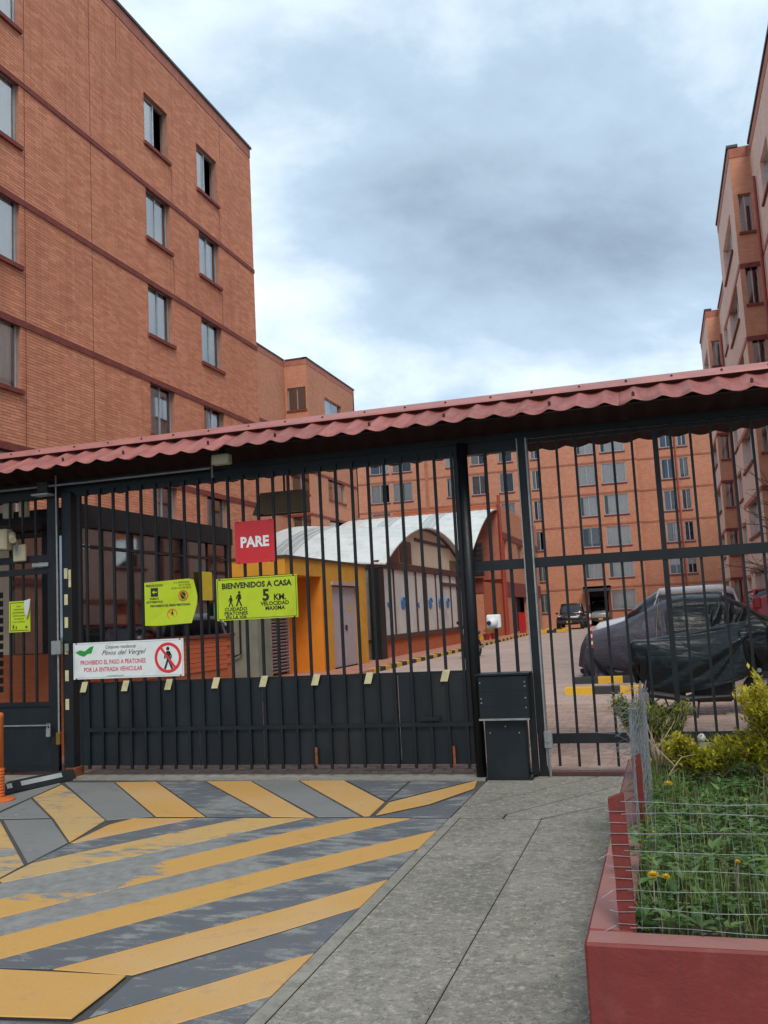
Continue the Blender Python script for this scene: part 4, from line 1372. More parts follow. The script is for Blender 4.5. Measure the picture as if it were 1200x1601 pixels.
def vault(x0, x1, ya, yb, off, tilt, thick=.05, n=40):
    v, f = [], []
    yy = [ya + (yb - ya) * i_ / n for i_ in range(n + 1)]
    for x in (x0, x1):
        for y in yy:
            v.append((x, y, off(y) + (XP - x) * tilt))
        for y in yy:
            v.append((x, y, off(y) + (XP - x) * tilt - thick))
    m_ = n + 1
    for i_ in range(n):
        f += [(i_, i_ + 1, 2 * m_ + i_ + 1, 2 * m_ + i_), (m_ + i_, 3 * m_ + i_, 3 * m_ + i_ + 1, m_ + i_ + 1), (i_, m_ + i_, m_ + i_ + 1, i_ + 1), (2 * m_ + i_, 2 * m_ + i_ + 1, 3 * m_ + i_ + 1, 3 * m_ + i_)]
    f += [(0, 2 * m_, 3 * m_, m_), (n, m_ + n, 3 * m_ + n, 2 * m_ + n)]
    return MB().add(v, f)


TILT = 0.085
x = XP + .35
i_ = 0
while x > -14.4:
    vault(x, x - .93, PY0 - .35, PY1 + .25, lambda y: arch_z(min(max(y, PY0 - .6), PY1 + .6)) + .05 + (0.006 if i_ % 2 else 0), TILT).build('roof_sheet', 'skylight' if i_ in (4,) else 'white_roof', PV, smooth=False)
    for k_ in range(3):
        xx = x - .15 - k_ * .31
        pts = [(xx, PY0 - .34 + (PY1 - PY0 + .55) * q / 16, arch_z(PY0 - .34 + (PY1 - PY0 + .55) * q / 16) + .055 + (XP - xx) * TILT) for q in range(17)]
        MB().tube(pts, .014, 4).build('roof_rib', 'white_roof', PV)
    x -= .93
    i_ += 1
# gable under the arch
gv, n = [], 32
for q in range(n + 1):
    y = PY0 + (PY1 - PY0) * q / n
    gv += [(XP, y, PZ - .1), (XP, y, arch_z(y) - .01)]
MB().add(gv, [(2 * q, 2 * q + 2, 2 * q + 3, 2 * q + 1) for q in range(n)]).build('gable_panel', 'cream', PV)
MB().tube([(XP + .05, PY0 + (PY1 - PY0) * q / 30, arch_z(PY0 + (PY1 - PY0) * q / 30) - .03) for q in range(31)], .065, 6).build('arch_rim', 'alu_dark', PV)
MB().add([(XP + .012, PY0 + .1, PZ - .05), (XP + .012, PY0 + 2.6, PZ - .05), (XP + .012, PY0 + 2.6, arch_z(PY0 + 2.6) - .1), (XP + .012, PY0 + 1.2, arch_z(PY0 + 1.2) - .1), (XP + .012, PY0 + .1, arch_z(PY0 + .1) - .02)], [(0, 1, 2, 3, 4)]).build('gable_infill', 'maroon', PV)
for a, b in ((PY0 + 2.7, PY0 + 4.4), (PY0 + 11.3, PY0 + 13.0)):
    MB().boxm(MP, a, b, PZ + .02, min(arch_z(a), arch_z(b)) - .12, -.02, .02).build('gable_window', 'lens_black', PV)
MB().boxm(MP, PY0 + 5.0, PY0 + 11.0, 4.62, 4.74, -.05, .02).build('gable_beam', 'dark_brown', PV)
MB().boxm(MP, PY0 - .3, PY1, PZ - .28, PZ - .02, -.06, .1).build('beam', 'dark_brown', PV)
MB().boxm(MP, PY0 - .3, PY1, .74, .92, -.06, .1).build('sill_beam', 'dark_brown', PV)
MB().boxm(MP, PY0, PY1 - .1, .12, .74, .02, .2).build('base_wall', 'brick_low_Y', PV)
MB().boxm(MP, PY0 - .4, PY0 + .25, .12, PZ - .3, -.07, .3).build('column', 'black_steel', PV)
MB().boxm(MP, PY1 - .35, PY1, .12, PZ - .3, -.07, .3).build('column', 'dark_brown', PV)
yy = [PY0 + .25, PY0 + 1.7, PY0 + 3.3, PY0 + 4.9, PY0 + 6.6, PY0 + 8.3, PY0 + 9.3, PY0 + 11.2, PY0 + 12.6, PY1 - .35]
for q, y in enumerate(yy[1:-1]):
    w = .11 if q in (2, 5) else .05
    MB().boxm(MP, y - w / 2, y + w / 2, .925, PZ - .285, -.03, .06).build('mullion', 'dark_brown', PV)
for a, b in zip(yy[:-1], yy[1:]):
    MB().boxm(MP, a + .06, b - .06, .925, PZ - .285, .02, .03).build('pane', 'frosted', PV)
MB().boxm(MP, PY0 + 9.35, PY1 - .36, 2.85, 3.0, -.05, .05).build('door_header', 'dark_brown', PV)
MB().box(-13.8, XP - 1.4, PY0 + .1, PY1 - .1, .12, PZ - .1).build('back_wall', 'cream', PV)
MB().box(-14, XP - .1, PY0 - .05, PY0 + .05, .12, PZ).build('side_wall', 'curtain_blue' if False else 'concrete_wall', PV)
for k_ in range(4):
    MB().box(XP - .95 + k_ * .22, XP - .80 + k_ * .22, PY0 - .16, PY0 - .06, .8, PZ - .35).build('shutter', 'galv', PV)


# blue transfers on the glass: a row of drop and leaf shapes
def drop(cy, cz, s):
    pts = []
    for q in range(14):
        a = 2 * math.pi * q / 14
        r_ = s * (1 - .45 * math.sin(a)) * .8
        pts.append(MP(cy + 1.35 * r_ * math.cos(a), cz + .62 * (s * 1.15 * math.sin(a) if math.sin(a) > 0 else r_ * math.sin(a)), -.004))
    return pts


for cy, s, kd in ((32.3, .24, 'tri'), (34.1, .25, 'drop'), (36.3, .22, 'tri'), (38.4, .25, 'drop'), (40.2, .25, 'drop'), (41.7, .24, 'drop')):
    if kd == 'drop':
        p = drop(cy, 2.02, s)
        MB().add(p, [tuple(range(len(p)))]).build('transfer', 'ink_blue', PV)
        pts = [MP(cy + s * 1.2 * math.cos(a_ * math.pi / 8), 2.12 + s * .7 * math.sin(a_ * math.pi / 8), -.005) for a_ in range(9)]
        MB().tube(pts, .03, 4).build('transfer', 'ink_blue', PV)
    else:
        MB().add([MP(cy - s * 1.7, 2.1, -.004), MP(cy + s * .3, 2.1, -.004), MP(cy - s * .5, 1.88, -.004)], [(0, 1, 2)]).build('transfer', 'ink_blue', PV)
        pts = [MP(cy + s * .7 + s * .4 * math.cos(a_), 2.0 + s * .4 * math.sin(a_), -.005) for a_ in [1 + .5 * q for q in range(9)]]
        MB().tube(pts, .03, 4).build('transfer', 'ink_blue', PV)

# second, higher half-vault behind it
RV = thing('vaulted_roof', 'larger white curved roof rising behind the glazed hall', 'roof', (-13, 50, 4))


def quarter(y):
    t_ = min(1, max(0, (y - 46.0) / 9.2))
    return 4.35 + 3.4 * math.sin(t_ * math.pi / 2 * .93) / math.sin(math.pi / 2 * .93)


x = -9.3
i_ = 0
while x > -18.2:
    x1 = max(x - .93, -18.35)
    vault(x, x1, 46.0, 55.2, lambda y: quarter(y) + (0.008 if i_ % 2 else 0), 0.0, .06, 24).build('roof_sheet', 'skylight' if i_ in (3, 6) else 'white_roof', RV)
    for k_ in range(2):
        xx = x - .25 - k_ * .45
        MB().tube([(xx, 46 + 9.2 * q / 12, quarter(46 + 9.2 * q / 12) + .01) for q in range(13)], .018, 4).build('roof_rib', 'white_roof', RV)
    x -= .93
    i_ += 1
for xx in (-9.35, -13.8, -18.3):
    MB().tube([(xx, 46 + 9.2 * q / 12, quarter(46 + 9.2 * q / 12) - .10) for q in range(13)], .05, 6).build('rafter', 'black_steel', RV)
MB().box(-18.35, -9.32, 55.2, 55.4, 3.5, 7.9).build('back_wall', 'band_orange', RV)
MB().tube([(-9.4, 46.1, 0), (-9.4, 46.1, 4.3)], .07).tube([(-18.2, 46.1, 0), (-18.2, 46.1, 4.3)], .07).build('column', 'black_steel', RV)

# ================================================================== CANOPY over the gate
CN = thing('gate_canopy', 'long red corrugated roof over the gate and fence', 'canopy', (-3, 9.05, 3.2))
PITCH, AMP = 0.252, 0.0215


def corr_sheet(x0, x1, y0, z0, y1, z1, lift=0.0, sag=0.0):
    n = int((x1 - x0) / PITCH * 16)
    v, f = [], []
    rows = [(y0 + (y1 - y0) * t_, z0 + (z1 - z0) * t_) for t_ in (0, .33, .66, 1)]
    nz = Vector((0, -(z1 - z0), (y1 - y0))).normalized()
    if nz.z < 0:
        nz = -nz
    for side in (0, 1):
        for (y, z) in rows:
            for i_ in range(n + 1):
                x = x0 + (x1 - x0) * i_ / n
                h = AMP * (1 - 2 * math.sqrt(math.sin(math.pi * ((x + 1.0) / PITCH + .5)) ** 2 * .97 + .03)) + lift      # round troughs, tight ridges
                h += 0.004 * math.sin(x * 7.3) + 0.003 * math.sin(x * 17.0 + y)
                q = Vector((x, y, z)) + nz * (h - (0.004 if side else 0))
                v.append(tuple(q))
    m_ = n + 1
    R_ = len(rows)
    for j in range(R_ - 1):
        for i_ in range(n):
            a = j * m_ + i_
            f.append((a, a + 1, a + m_ + 1, a + m_))
            b = R_ * m_ + a
            f.append((b, b + m_, b + m_ + 1, b + 1))
    for i_ in range(n):
        f.append((i_, R_ * m_ + i_, R_ * m_ + i_ + 1, i_ + 1))
    for j in range(R_ - 1):
        a = j * m_
        f.append((a, a + m_, R_ * m_ + a + m_, R_ * m_ + a))
        a += n
        f.append((a, R_ * m_ + a, R_ * m_ + a + m_, a + m_))
    return MB().add(v, f), (R_ - 1) * n


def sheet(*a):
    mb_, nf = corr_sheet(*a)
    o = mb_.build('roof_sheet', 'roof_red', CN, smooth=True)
    o.data.materials.append(MATS['roof_shade'])       # darker red stands in for the shade under the roof
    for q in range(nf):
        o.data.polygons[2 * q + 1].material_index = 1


x = -9.316
i_ = 0
while x < 4.0:
    sheet(x, x + PITCH * 4 + .05, 8.36, 3.405 + random.uniform(-.003, .003), 8.95, 3.665, .005 * (i_ % 2))
    sheet(x, x + PITCH * 4 + .05, 9.80, 3.30 + random.uniform(-.003, .003), 9.10, 3.685, .005 * (i_ % 2))
    x += PITCH * 4
    i_ += 1
fl = MB()
fl.add([(-9.4, 8.87, 3.688), (4.1, 8.87, 3.688), (4.1, 9.04, 3.775), (-9.4, 9.04, 3.775), (4.1, 9.25, 3.668), (-9.4, 9.25, 3.668), (-9.4, 8.862, 3.668), (4.1, 8.862, 3.668)],
       [(0, 1, 2, 3), (3, 2, 4, 5), (6, 7, 1, 0)])
fl.build('ridge_flashing', 'flash_red', CN)
for i_ in range(30):
    xb = -9.0 + i_ * .44 + random.uniform(-.03, .03)
    MB().lathe([(.012, 0), (.012, .012), (.004, .02)], (xb, 8.93 + random.uniform(-.01, .01), 3.716), 6).build('bolt', 'bolt', CN)
    if i_ % 2 == 0:
        zz = 3.405 + (8.47 - 8.36) * .44
        MB().lathe([(.014, 0), (.014, .03), (.005, .04)], (round((xb + 1.0) / PITCH) * PITCH - 1.0 + PITCH / 2, 8.47, zz + .02), 6).build('bolt', 'bolt', CN)
MB().box(-9.3, 4.0, 9.06, 9.16, 3.30, 3.37).build('beam', 'black_steel', CN)
MB().box(-9.3, -1.26, 9.062, 9.158, 3.185, 3.297).build('gate_beam', 'black_steel', CN)
MB().box(-9.3, 4.0, 8.56, 8.60, 3.43, 3.455).build('purlin', 'black_steel', CN)
MB().box(-9.3, 4.0, 9.50, 9.54, 3.37, 3.42).build('purlin', 'black_steel', CN)
for xr in [-9.0, -7.9, -6.55, -5.35, -4.2, -3.0, -1.86, -1.24, 0.04, 1.5, 2.8]:
    MB().add([(xr - .02, 8.62, 3.43), (xr + .02, 8.62, 3.43), (xr + .02, 9.04, 3.60), (xr - .02, 9.04, 3.60), (xr - .02, 8.62, 3.47), (xr + .02, 8.62, 3.47), (xr + .02, 9.04, 3.635), (xr - .02, 9.04, 3.635)],
             [(0, 3, 2, 1), (4, 5, 6, 7), (0, 1, 5, 4), (1, 2, 6, 5), (2, 3, 7, 6), (3, 0, 4, 7)]).build('rafter', 'black_steel', CN)
cd_ = thing('conduit', 'thin grey pipe run under the canopy above the gate', 'pipe', (-6, 8.9, 3.2))
MB().tube([(-9.3, 8.93, 3.30), (-6.2, 8.93, 3.30), (-4.62, 8.93, 3.31)], .014, 6).build('run', 'galv', cd_)
MB().tube([(-4.60, 8.93, 3.42), (-4.60, 8.93, 3.20)], .012, 6).build('drop', 'galv', cd_)
fl_ = thing('floodlight', 'small beige floodlight tucked under the canopy edge', 'light', (-4.35, 8.6, 3.3))
MB().chbox(-4.42, -4.22, 8.56, 8.66, 3.27, 3.38, .012).build('housing', 'beige_plastic', fl_)
MB().box(-4.34, -4.30, 8.60, 8.63, 3.381, 3.44).build('bracket', 'black_steel', fl_)
lm = thing('lamp_hood', 'olive brown lamp hood hanging behind the gate bars above the PARE sign', 'lamp', (-4.1, 9.7, 3.0))
MB().add([(-4.46, 9.62, 2.84), (-3.83, 9.62, 2.84), (-3.83, 9.64, 3.09), (-4.36, 9.64, 3.09), (-4.46, 9.85, 2.84), (-3.83, 9.85, 2.84), (-3.83, 9.83, 3.09), (-4.36, 9.83, 3.09)],
         [(0, 1, 2, 3), (5, 4, 7, 6), (1, 5, 6, 2), (4, 0, 3, 7), (3, 2, 6, 7)]).build('shade', 'olive_metal', lm)
MB().tube([(-4.1, 9.74, 3.09), (-4.1, 9.74, 3.4)], .012, 6).build('hanger', 'black_steel', lm)
MB().box(-4.40, -3.88, 9.66, 9.82, 2.86, 2.88).build('diffuser', 'beige_plastic', lm)

# ================================================================== POSTS
PL = thing('gate_post', 'black square gate post at the left end of the vehicle gate', 'post', (-6.52, 9.08, 0), group='gate posts')
MB().chbox(-6.60, -6.47, 9.02, 9.15, 0, 3.22, .006).build('tube', 'black_steel', PL)
for zz in (2.28, 1.98, 1.72, 1.42, 1.12, .80):
    MB().box(-6.565, -6.52, 9.014, 9.019, zz - .06, zz + .06).build('tape', 'tape', PL)
MB().box(-6.505, -6.475, 9.012, 9.019, 2.12, 2.32).build('tape', 'tape', PL)
MB().box(-6.56, -6.43, 8.99, 9.15, .0, .10).build('foot', 'rust', PL)
PR = thing('gate_post', 'black round gate post between the vehicle gate and the motor box', 'post', (-1.84, 9.0, 0), group='gate posts')
MB().tube([(-1.84, 9.02, -.01), (-1.84, 9.02, 3.3)], .053, 16).build('tube', 'black_steel', PR, smooth=True)
P2 = thing('gate_post', 'black channel post with pale edges to the right of the motor box', 'post', (-1.24, 9.1, 0), group='gate posts')
MB().box(-1.275, -1.205, 9.05, 9.15, -.01, 3.3).build('tube', 'black_steel', P2)
MB().box(-1.290, -1.278, 9.035, 9.15, .4, 3.3).build('edge_strip', 'galv', P2)
MB().box(-1.203, -1.188, 9.035, 9.15, .1, 3.3).build('edge_strip', 'galv', P2)
rd = thing('drop_rod', 'thin pale steel rod running down beside the left gate post with a brass end', 'rod', (-6.62, 8.98, 0))
MB().tube([(-6.63, 8.98, .50), (-6.63, 8.98, 2.4), (-6.63, 8.97, 3.42)], .011, 8).build('rod', 'galv', rd)
MB().chbox(-6.655, -6.605, 8.95, 9.0, .36, .50, .008).build('rod_end', 'brass', rd)
MB().chbox(-6.70, -6.58, 8.94, 9.0, 1.36, 1.52, .01).build('latch', 'galv', rd)
MB().chbox(-6.54, -6.50, 8.98, 9.012, 1.39, 1.48, .006).build('latch_plate', 'galv', rd)
pdl = tag(MB().chbox(-6.82, -6.765, 8.99, 9.03, .44, .54, .01).tube([(-6.81, 9.01, .54), (-6.81, 9.01, .59), (-6.775, 9.01, .59), (-6.775, 9.01, .54)], .007, 6).build('padlock', 'galv'), 'small grey padlock on the low panel of the pedestrian door', 'padlock')

# ================================================================== VEHICLE GATE
VG = thing('vehicle_gate', 'black steel vehicle gate of upright bars over a dark sheet panel', 'gate', (-4.2, 9.05, 0))
GX0, GX1 = -6.40, -1.90
bar = MB().box(-.0135, .0135, -.0135, .0135, 0, 3.14).build('bar', 'black_steel', VG, world=False)
bar.location = (-6.265 + 4.2, -.025, .085)
nb = 25
for i_ in range(1, nb):
    copy_piece(bar, VG, (-6.265 + i_ * .1795 + 4.2 + random.uniform(-.003, .003), -.025, .085 + random.uniform(-.012, .006)))
np_ = 6
for i_ in range(np_):
    a = GX0 + (GX1 - GX0) * i_ / np_
    b = GX0 + (GX1 - GX0) * (i_ + 1) / np_
    MB().box(a + .002, b - .002, 9.043, 9.049, .125, 1.0).build('sheet_panel', 'black_panel', VG)
MB().box(GX0, GX1, 9.038, 9.075, 1.001, 1.03).build('panel_rail', 'black_steel', VG)
MB().box(GX0, GX1, 9.051, 9.085, .12, .16).build('bottom_rail', 'black_steel', VG)
MB().box(GX0 + .1, GX1 + .04, 9.008, 9.0115, .49, .53).build('cross_bar', 'black_steel', VG)
MB().box(GX0, GX0 + .04, 9.04, 9.08, .12, 3.2).build('stile', 'black_steel', VG)
MB().box(GX1 - .04, GX1, 9.04, 9.08, .12, 3.2).build('stile', 'black_steel', VG)
MB().box(GX0, GX1, 9.036, 9.076, 3.17, 3.215).build('top_rail', 'black_steel', VG)
for xx in (-3.55, -2.1):
    MB().box(xx - .012, xx + .012, 9.003, 9.0105, .11, .30).build('rust_patch', 'rust', VG)
for xt in (-6.32, -5.79, -5.25, -4.68, -4.12, -3.53, -2.95, -2.15):
    MB().add([(xt - .05, 9.009, .93), (xt + .025, 9.009, .93), (xt + .06, 9.009, 1.045), (xt - .015, 9.009, 1.045), (xt - .05, 9.0065, .93), (xt + .025, 9.0065, .93), (xt + .06, 9.0065, 1.045), (xt - .015, 9.0065, 1.045)],
             [(4, 5, 6, 7), (0, 3, 2, 1), (0, 1, 5, 4), (1, 2, 6, 5), (2, 3, 7, 6), (3, 0, 4, 7)]).build('reflective_tape', 'tape', VG)
MB().chbox(-2.42, -2.22, 8.985, 9.008, .545, .585, .005).build('bolt_latch', 'black_steel', VG)

# ================================================================== MOTOR BOX and camera
MO = thing('gate_motor', 'black sheet metal gate motor cabinet with a lipped upper cover', 'gate motor', (-1.55, 8.95, 0))
MB().chbox(-1.75, -1.36, 8.86, 9.04, .0, .57, .006).build('lower_box', 'black_panel', MO)
MB().chbox(-1.782, -1.305, 8.80, 9.04, .575, .985, .008).build('upper_box', 'black_panel', MO)
MB().box(-1.80, -1.285, 8.785, 9.05, .987, 1.003).build('lid', 'black_steel', MO)
MB().box(-1.785, -1.30, 8.780, 8.80, .565, .582).build('lip', 'galv', MO)
for zz in (.70, .84):
    MB().box(-1.775, -1.312, 8.797, 8.7995, zz, zz + .006).build('seam', 'core', MO)
for xx, zz in ((-1.76, .92), (-1.33, .92), (-1.755, .77), (-1.33, .77), (-1.755, .73), (-1.33, .68), (-1.33, .88), (-1.55, .50), (-1.70, .44), (-1.42, .44)):
    MB().disc((xx, 8.797 if zz > .56 else 8.857, zz), .007, .006, 'y', 8).build('screw', 'galv', MO)
MB().box(-1.77, -1.32, 8.84, 9.05, -.01, .02).build('base_plate', 'black_steel', MO)
MB().box(-1.34, -1.28, 8.98, 9.04, .03, .985).build('side_channel', 'black_steel', MO)
GB = tag(MB().chbox(-1.21, -1.13, 8.99, 9.03, .27, .43, .006).disc((-1.17, 8.985, .35), .022, .012, 'y', 14).tube([(-1.17, 9.01, .27), (-1.17, 9.01, .0)], .012, 6).build('junction_box', 'galv'), 'small grey junction box at the foot of the channel post', 'junction box')
CA = thing('dome_camera', 'white security dome camera on a bar above the motor box', 'camera', (-1.62, 8.98, 1.5))
MB().chbox(-1.69, -1.55, 8.97, 9.03, 1.43, 1.565, .012).build('housing', 'white_plastic', CA)
sp = []
for q in range(7):
    a = q / 6 * math.pi / 2
    sp.append((.058 * math.cos(a) + .0005, .058 * math.sin(a)))
dm = MB().loft([[(-1.63 + r_ * math.cos(2 * math.pi * j / 18), 8.97 - h, 1.49 + r_ * math.sin(2 * math.pi * j / 18)) for j in range(18)] for r_, h in sp])
dm.build('dome', 'white_plastic', CA, smooth=True)
MB().disc((-1.655, 8.917, 1.485), .022, .02, 'y', 14).build('lens', 'lens_black', CA)

# ================================================================== FIXED FENCE on the right
FE = thing('bar_fence', 'fixed black bar fence to the right of the gate', 'fence', (0.5, 9.1, 0))
fb_ = MB().box(-.012, .012, -.012, .012, 0, 3.2).build('bar', 'black_steel', FE, world=False)
fb_.location = (-1.085 - .5, 0, .09)
xs = [-1.085 + .1815 * i_ for i_ in range(1, 28)]
for xx in xs:
    if abs(xx - .04) < .05 or abs(xx - 2.2) < .05:
        continue
    copy_piece(fb_, FE, (xx - .5 + random.uniform(-.004, .004), 0, .09 + random.uniform(-.01, .01)))
for xx in (-1.62, -1.43):
    copy_piece(fb_, FE, (xx - .5, 0, 1.0)).scale = (1.3, 1.3, .70)
MB().box(-1.80, 4.0, 9.07, 9.087, 2.0, 2.10).build('rail', 'black_steel', FE)
MB().box(-1.18, 4.0, 9.07, 9.087, .305, .40).build('rail', 'black_steel', FE)
MB().box(-1.18, 4.0, 9.113, 9.13, 3.255, 3.295).build('rail', 'black_steel', FE)
for xx in (.04, 2.2):
    MB().box(xx - .025, xx + .025, 9.075, 9.125, .03, 3.25).build('post', 'black_steel', FE)

# ================================================================== PEDESTRIAN DOOR on the left
PD = thing('pedestrian_door', 'dark barred pedestrian door at the far left with a sheet panel below', 'door', (-7.2, 9.1, 0))
MB().box(-8.3, -6.70, 9.09, 9.12, .08, .78).build('sheet_panel', 'black_panel', PD)
MB().box(-8.3, -6.70, 9.07, 9.11, .782, .83).build('rail', 'black_steel', PD)
MB().box(-8.3, -6.70, 9.07, 9.11, 2.30, 2.37).build('rail', 'black_steel', PD)
MB().box(-8.3, -6.70, 9.07, 9.11, 2.44, 2.52).build('rail', 'black_steel', PD)
MB().box(-8.3, -6.70, 9.07, 9.11, .06, .11).build('rail', 'black_steel', PD)
MB().box(-6.80, -6.70, 9.06, 9.12, .02, 3.2).build('stile', 'black_steel', PD)
MB().box(-7.72, -7.64, 9.06, 9.12, .02, 3.2).build('stile', 'black_steel', PD)
for i_ in range(9):
    xx = -8.25 + i_ * .178
    if abs(xx + 7.68) < .05 or abs(xx + 6.75) < .06:
        continue
    MB().box(xx - .012, xx + .012, 9.08, 9.104, .83, 3.2).build('bar', 'black_steel', PD)
for i_ in range(12):
    MB().box(-8.3, -7.50, 9.125, 9.135, .95 + i_ * .1, 1.02 + i_ * .1).build('slat', 'black_steel', PD)
MB().chbox(-7.02, -6.80, 9.03, 9.07, 2.375, 2.43, .01).build('door_closer', 'galv', PD)
MB().box(-7.45, -6.72, 9.062, 9.066, .56, .575).build('weld_line', 'galv', PD)
fx = thing('floodlight', 'pale box floodlight on the bars at the left edge', 'light', (-7.4, 9.0, 2.7))
MB().chbox(-7.62, -7.29, 8.93, 9.05, 2.60, 2.85, .012).build('housing', 'beige_plastic', fx)
MB().box(-7.60, -7.31, 8.925, 8.929, 2.62, 2.83).build('glass_front', 'beige_plastic', fx)
bt = thing('bullet_camera', 'white bullet camera on a bracket beside the box floodlight', 'camera', (-7.2, 9.0, 2.6))
MB().tube([(-7.26, 9.0, 2.78), (-7.14, 8.86, 2.70)], .04, 12).build('barrel', 'beige_plastic', bt)
MB().tube([(-7.20, 9.0, 2.72), (-7.22, 9.05, 2.50)], .015, 6).build('bracket', 'galv', bt)
MB().chbox(-7.27, -7.10, 9.02, 9.06, 2.46, 2.66, .01).build('back_plate', 'beige_plastic', bt)
for xa, lb in ((-7.45, 'left of the two pale boxes high on the dark wall behind the door'), (-7.22, 'right of the two pale boxes high on the dark wall behind the door')):
    tag(MB().chbox(xa - .055, xa + .055, 9.13, 9.20, 3.0, 3.2, .008).build('junction_box', 'beige_plastic'), lb, 'junction box')
lp = thing('canopy_lamp', 'small dark lamp under the canopy near the left gate post', 'light', (-6.75, 8.95, 3.2))
MB().chbox(-6.84, -6.70, 8.90, 9.02, 3.22, 3.36, .01).build('housing', 'plastic_black', lp)
MB().box(-6.90, -6.68, 8.88, 9.03, 3.195, 3.215).build('diffuser', 'reflect', lp)

# ================================================================== SIGNS


def text(parent, s, x, y, z, size, mat, bold=0.0, align='CENTER', shear=0.0, sx=1.0, name='lettering', rot=0.0):
    cu = bpy.data.curves.new('txt', 'FONT')
    cu.body = s
    cu.size = size
    cu.align_x = align
    cu.offset = bold
    cu.shear = shear
    cu.resolution_u = 2
    o = bpy.data.objects.new('txt', cu)
    COL.objects.link(o)
    dgp = bpy.context.evaluated_depsgraph_get()
    me = bpy.data.meshes.new_from_object(o.evaluated_get(dgp))
    bpy.data.objects.remove(o, do_unlink=True)
    lo = parent.get('_loc', (0, 0, 0))
    cr_, sr_ = math.cos(rot), math.sin(rot)
    for v in me.vertices:
        a, b = v.co.x * sx, v.co.y
        a, b = a * cr_ - b * sr_, a * sr_ + b * cr_
        v.co = (x + a - lo[0], y - lo[1], z + b - lo[2])
    me.materials.clear()
    me.materials.append(MATS[mat])
    ob = bpy.data.objects.new(name, me)
    COL.objects.link(ob)
    ob.parent = parent
    return ob


def ring(parent, x, y, z, r_, w, mat, slash=None, name='prohibition_ring'):
    m_ = MB().disc((x, y, z), r_, .002, 'y', 32, r_ - w)
    if slash:
        a = slash
        c, s_ = math.cos(a), math.sin(a)
        q = r_ - w * .6
        h = w * .42
        p = [(x + c * q - s_ * h, z + s_ * q + c * h), (x - c * q - s_ * h, z - s_ * q + c * h), (x - c * q + s_ * h, z - s_ * q - c * h), (x + c * q + s_ * h, z + s_ * q - c * h)]
        m_.prism(p, y - .0016, y + .0004, 'y')
    return m_.build(name, mat, parent)


def walker(parent, x, y, z, h, mat, lean=0.0, flip=1, name='pictogram'):
    """standing/walking figure of height h with its feet at z"""
    m_ = MB()
    m_.disc((x + .05 * h * flip * lean, y, z + .90 * h), .085 * h, .0016, 'y', 16)

    def limb(pts, w):
        for (a, b) in zip(pts[:-1], pts[1:]):
            va, vb = Vector((a[0], a[1])), Vector((b[0], b[1]))
            d = (vb - va).normalized()
            n_ = Vector((-d.y, d.x)) * w / 2 * h
            va, vb = va * h - d * .0, vb * h
            P = [va + n_, vb + n_, vb - n_, va - n_]
            m_.add([(x + flip * p.x, y, z + p.y) for p in P], [(0, 1, 2, 3)])
    limb([(0.02 + .05 * lean, .79), (0, .46)], .20)
    limb([(0.0, .48), (.10, .24), (.20, .0)], .10)
    limb([(0.0, .48), (-.07, .25), (-.17, .0)], .10)
    limb([(.06, .76), (.17, .58), (.12, .44)], .07)
    limb([(-.03, .76), (-.15, .60), (-.17, .46)], .07)
    return m_.build(name, mat, parent)


SY = 8.995


def scribble(parent, x0, x1, y, z, h):
    """a printed line too small to read: a row of letter-sized strokes"""
    m_ = MB()
    x_ = x0
    while x_ < x1:
        w_ = random.uniform(.5, .8) * h
        for k__ in range(2):
            m_.add([(x_ + k__ * w_ * .6, y, z), (x_ + k__ * w_ * .6 + h * .16, y, z), (x_ + k__ * w_ * .6 + h * .16, y, z + h), (x_ + k__ * w_ * .6, y, z + h)], [(0, 1, 2, 3)])
        q_ = z + random.choice((0, .42, .84)) * h
        m_.add([(x_, y, q_), (x_ + w_ * .75, y, q_), (x_ + w_ * .75, y, q_ + h * .16), (x_, y, q_ + h * .16)], [(0, 1, 2, 3)])
        x_ += w_ + h * (.3 if random.random() < .8 else .7)
    return m_.build('small_print', 'ink_black', parent)



def plate(name, label, x0, x1, z0, z1, mat, border=None, bmat=None, y=SY, t=.008):
    s_ = thing(name, label, 'sign', ((x0 + x1) / 2, y, z0))
    MB().box(x0, x1, y, y + t, z0, z1).build('plate', mat, s_)
    if border:
        b, w = border
        m_ = MB()
        yy_ = y - .0012
        m_.box(x0 + b, x1 - b, yy_, y - .0002, z1 - b - w, z1 - b).box(x0 + b, x1 - b, yy_, y - .0002, z0 + b, z0 + b + w)
        m_.box(x0 + b, x0 + b + w, yy_, y - .0002, z0 + b + w, z1 - b - w).box(x1 - b - w, x1 - b, yy_, y - .0002, z0 + b + w, z1 - b - w)
        m_.build('border', bmat, s_)
    for xx in (x0 + .04, x1 - .04):
        for zz in (z0 + .006, z1 - .006):
            MB().box(xx - .008, xx + .008, y - .004, y + .03, zz - .006, zz + .006).build('tie', 'plastic_black', s_)
    return s_


TY = SY - .0022
s1 = plate('stop_sign', 'square red stop sign reading PARE on the gate bars', -4.385, -3.925, 2.245, 2.70, 'sign_red', (.018, .005), 'ink_pink')
text(s1, 'PARE', -4.155, TY, 2.42, .155, 'ink_white', .006, sx=.95)
s2 = plate('welcome_sign', 'yellow green welcome and speed limit sign reading 5 KM', -4.625, -3.685, 1.645, 2.095, 'sign_yellow', (.012, .005), 'ink_black')
text(s2, 'BIENVENIDOS A CASA', -4.155, TY, 1.985, .083, 'ink_black', .0032, sx=.98)
walker(s2, -4.46, TY, 1.79, .125, 'ink_black', .8)
walker(s2, -4.365, TY, 1.79, .165, 'ink_black', 1.2)
text(s2, 'CUIDADO', -4.40, TY, 1.745, .052, 'ink_black', .0014, sx=1.1)
text(s2, 'PEATONES', -4.40, TY, 1.70, .052, 'ink_black', .0014, sx=1.1)
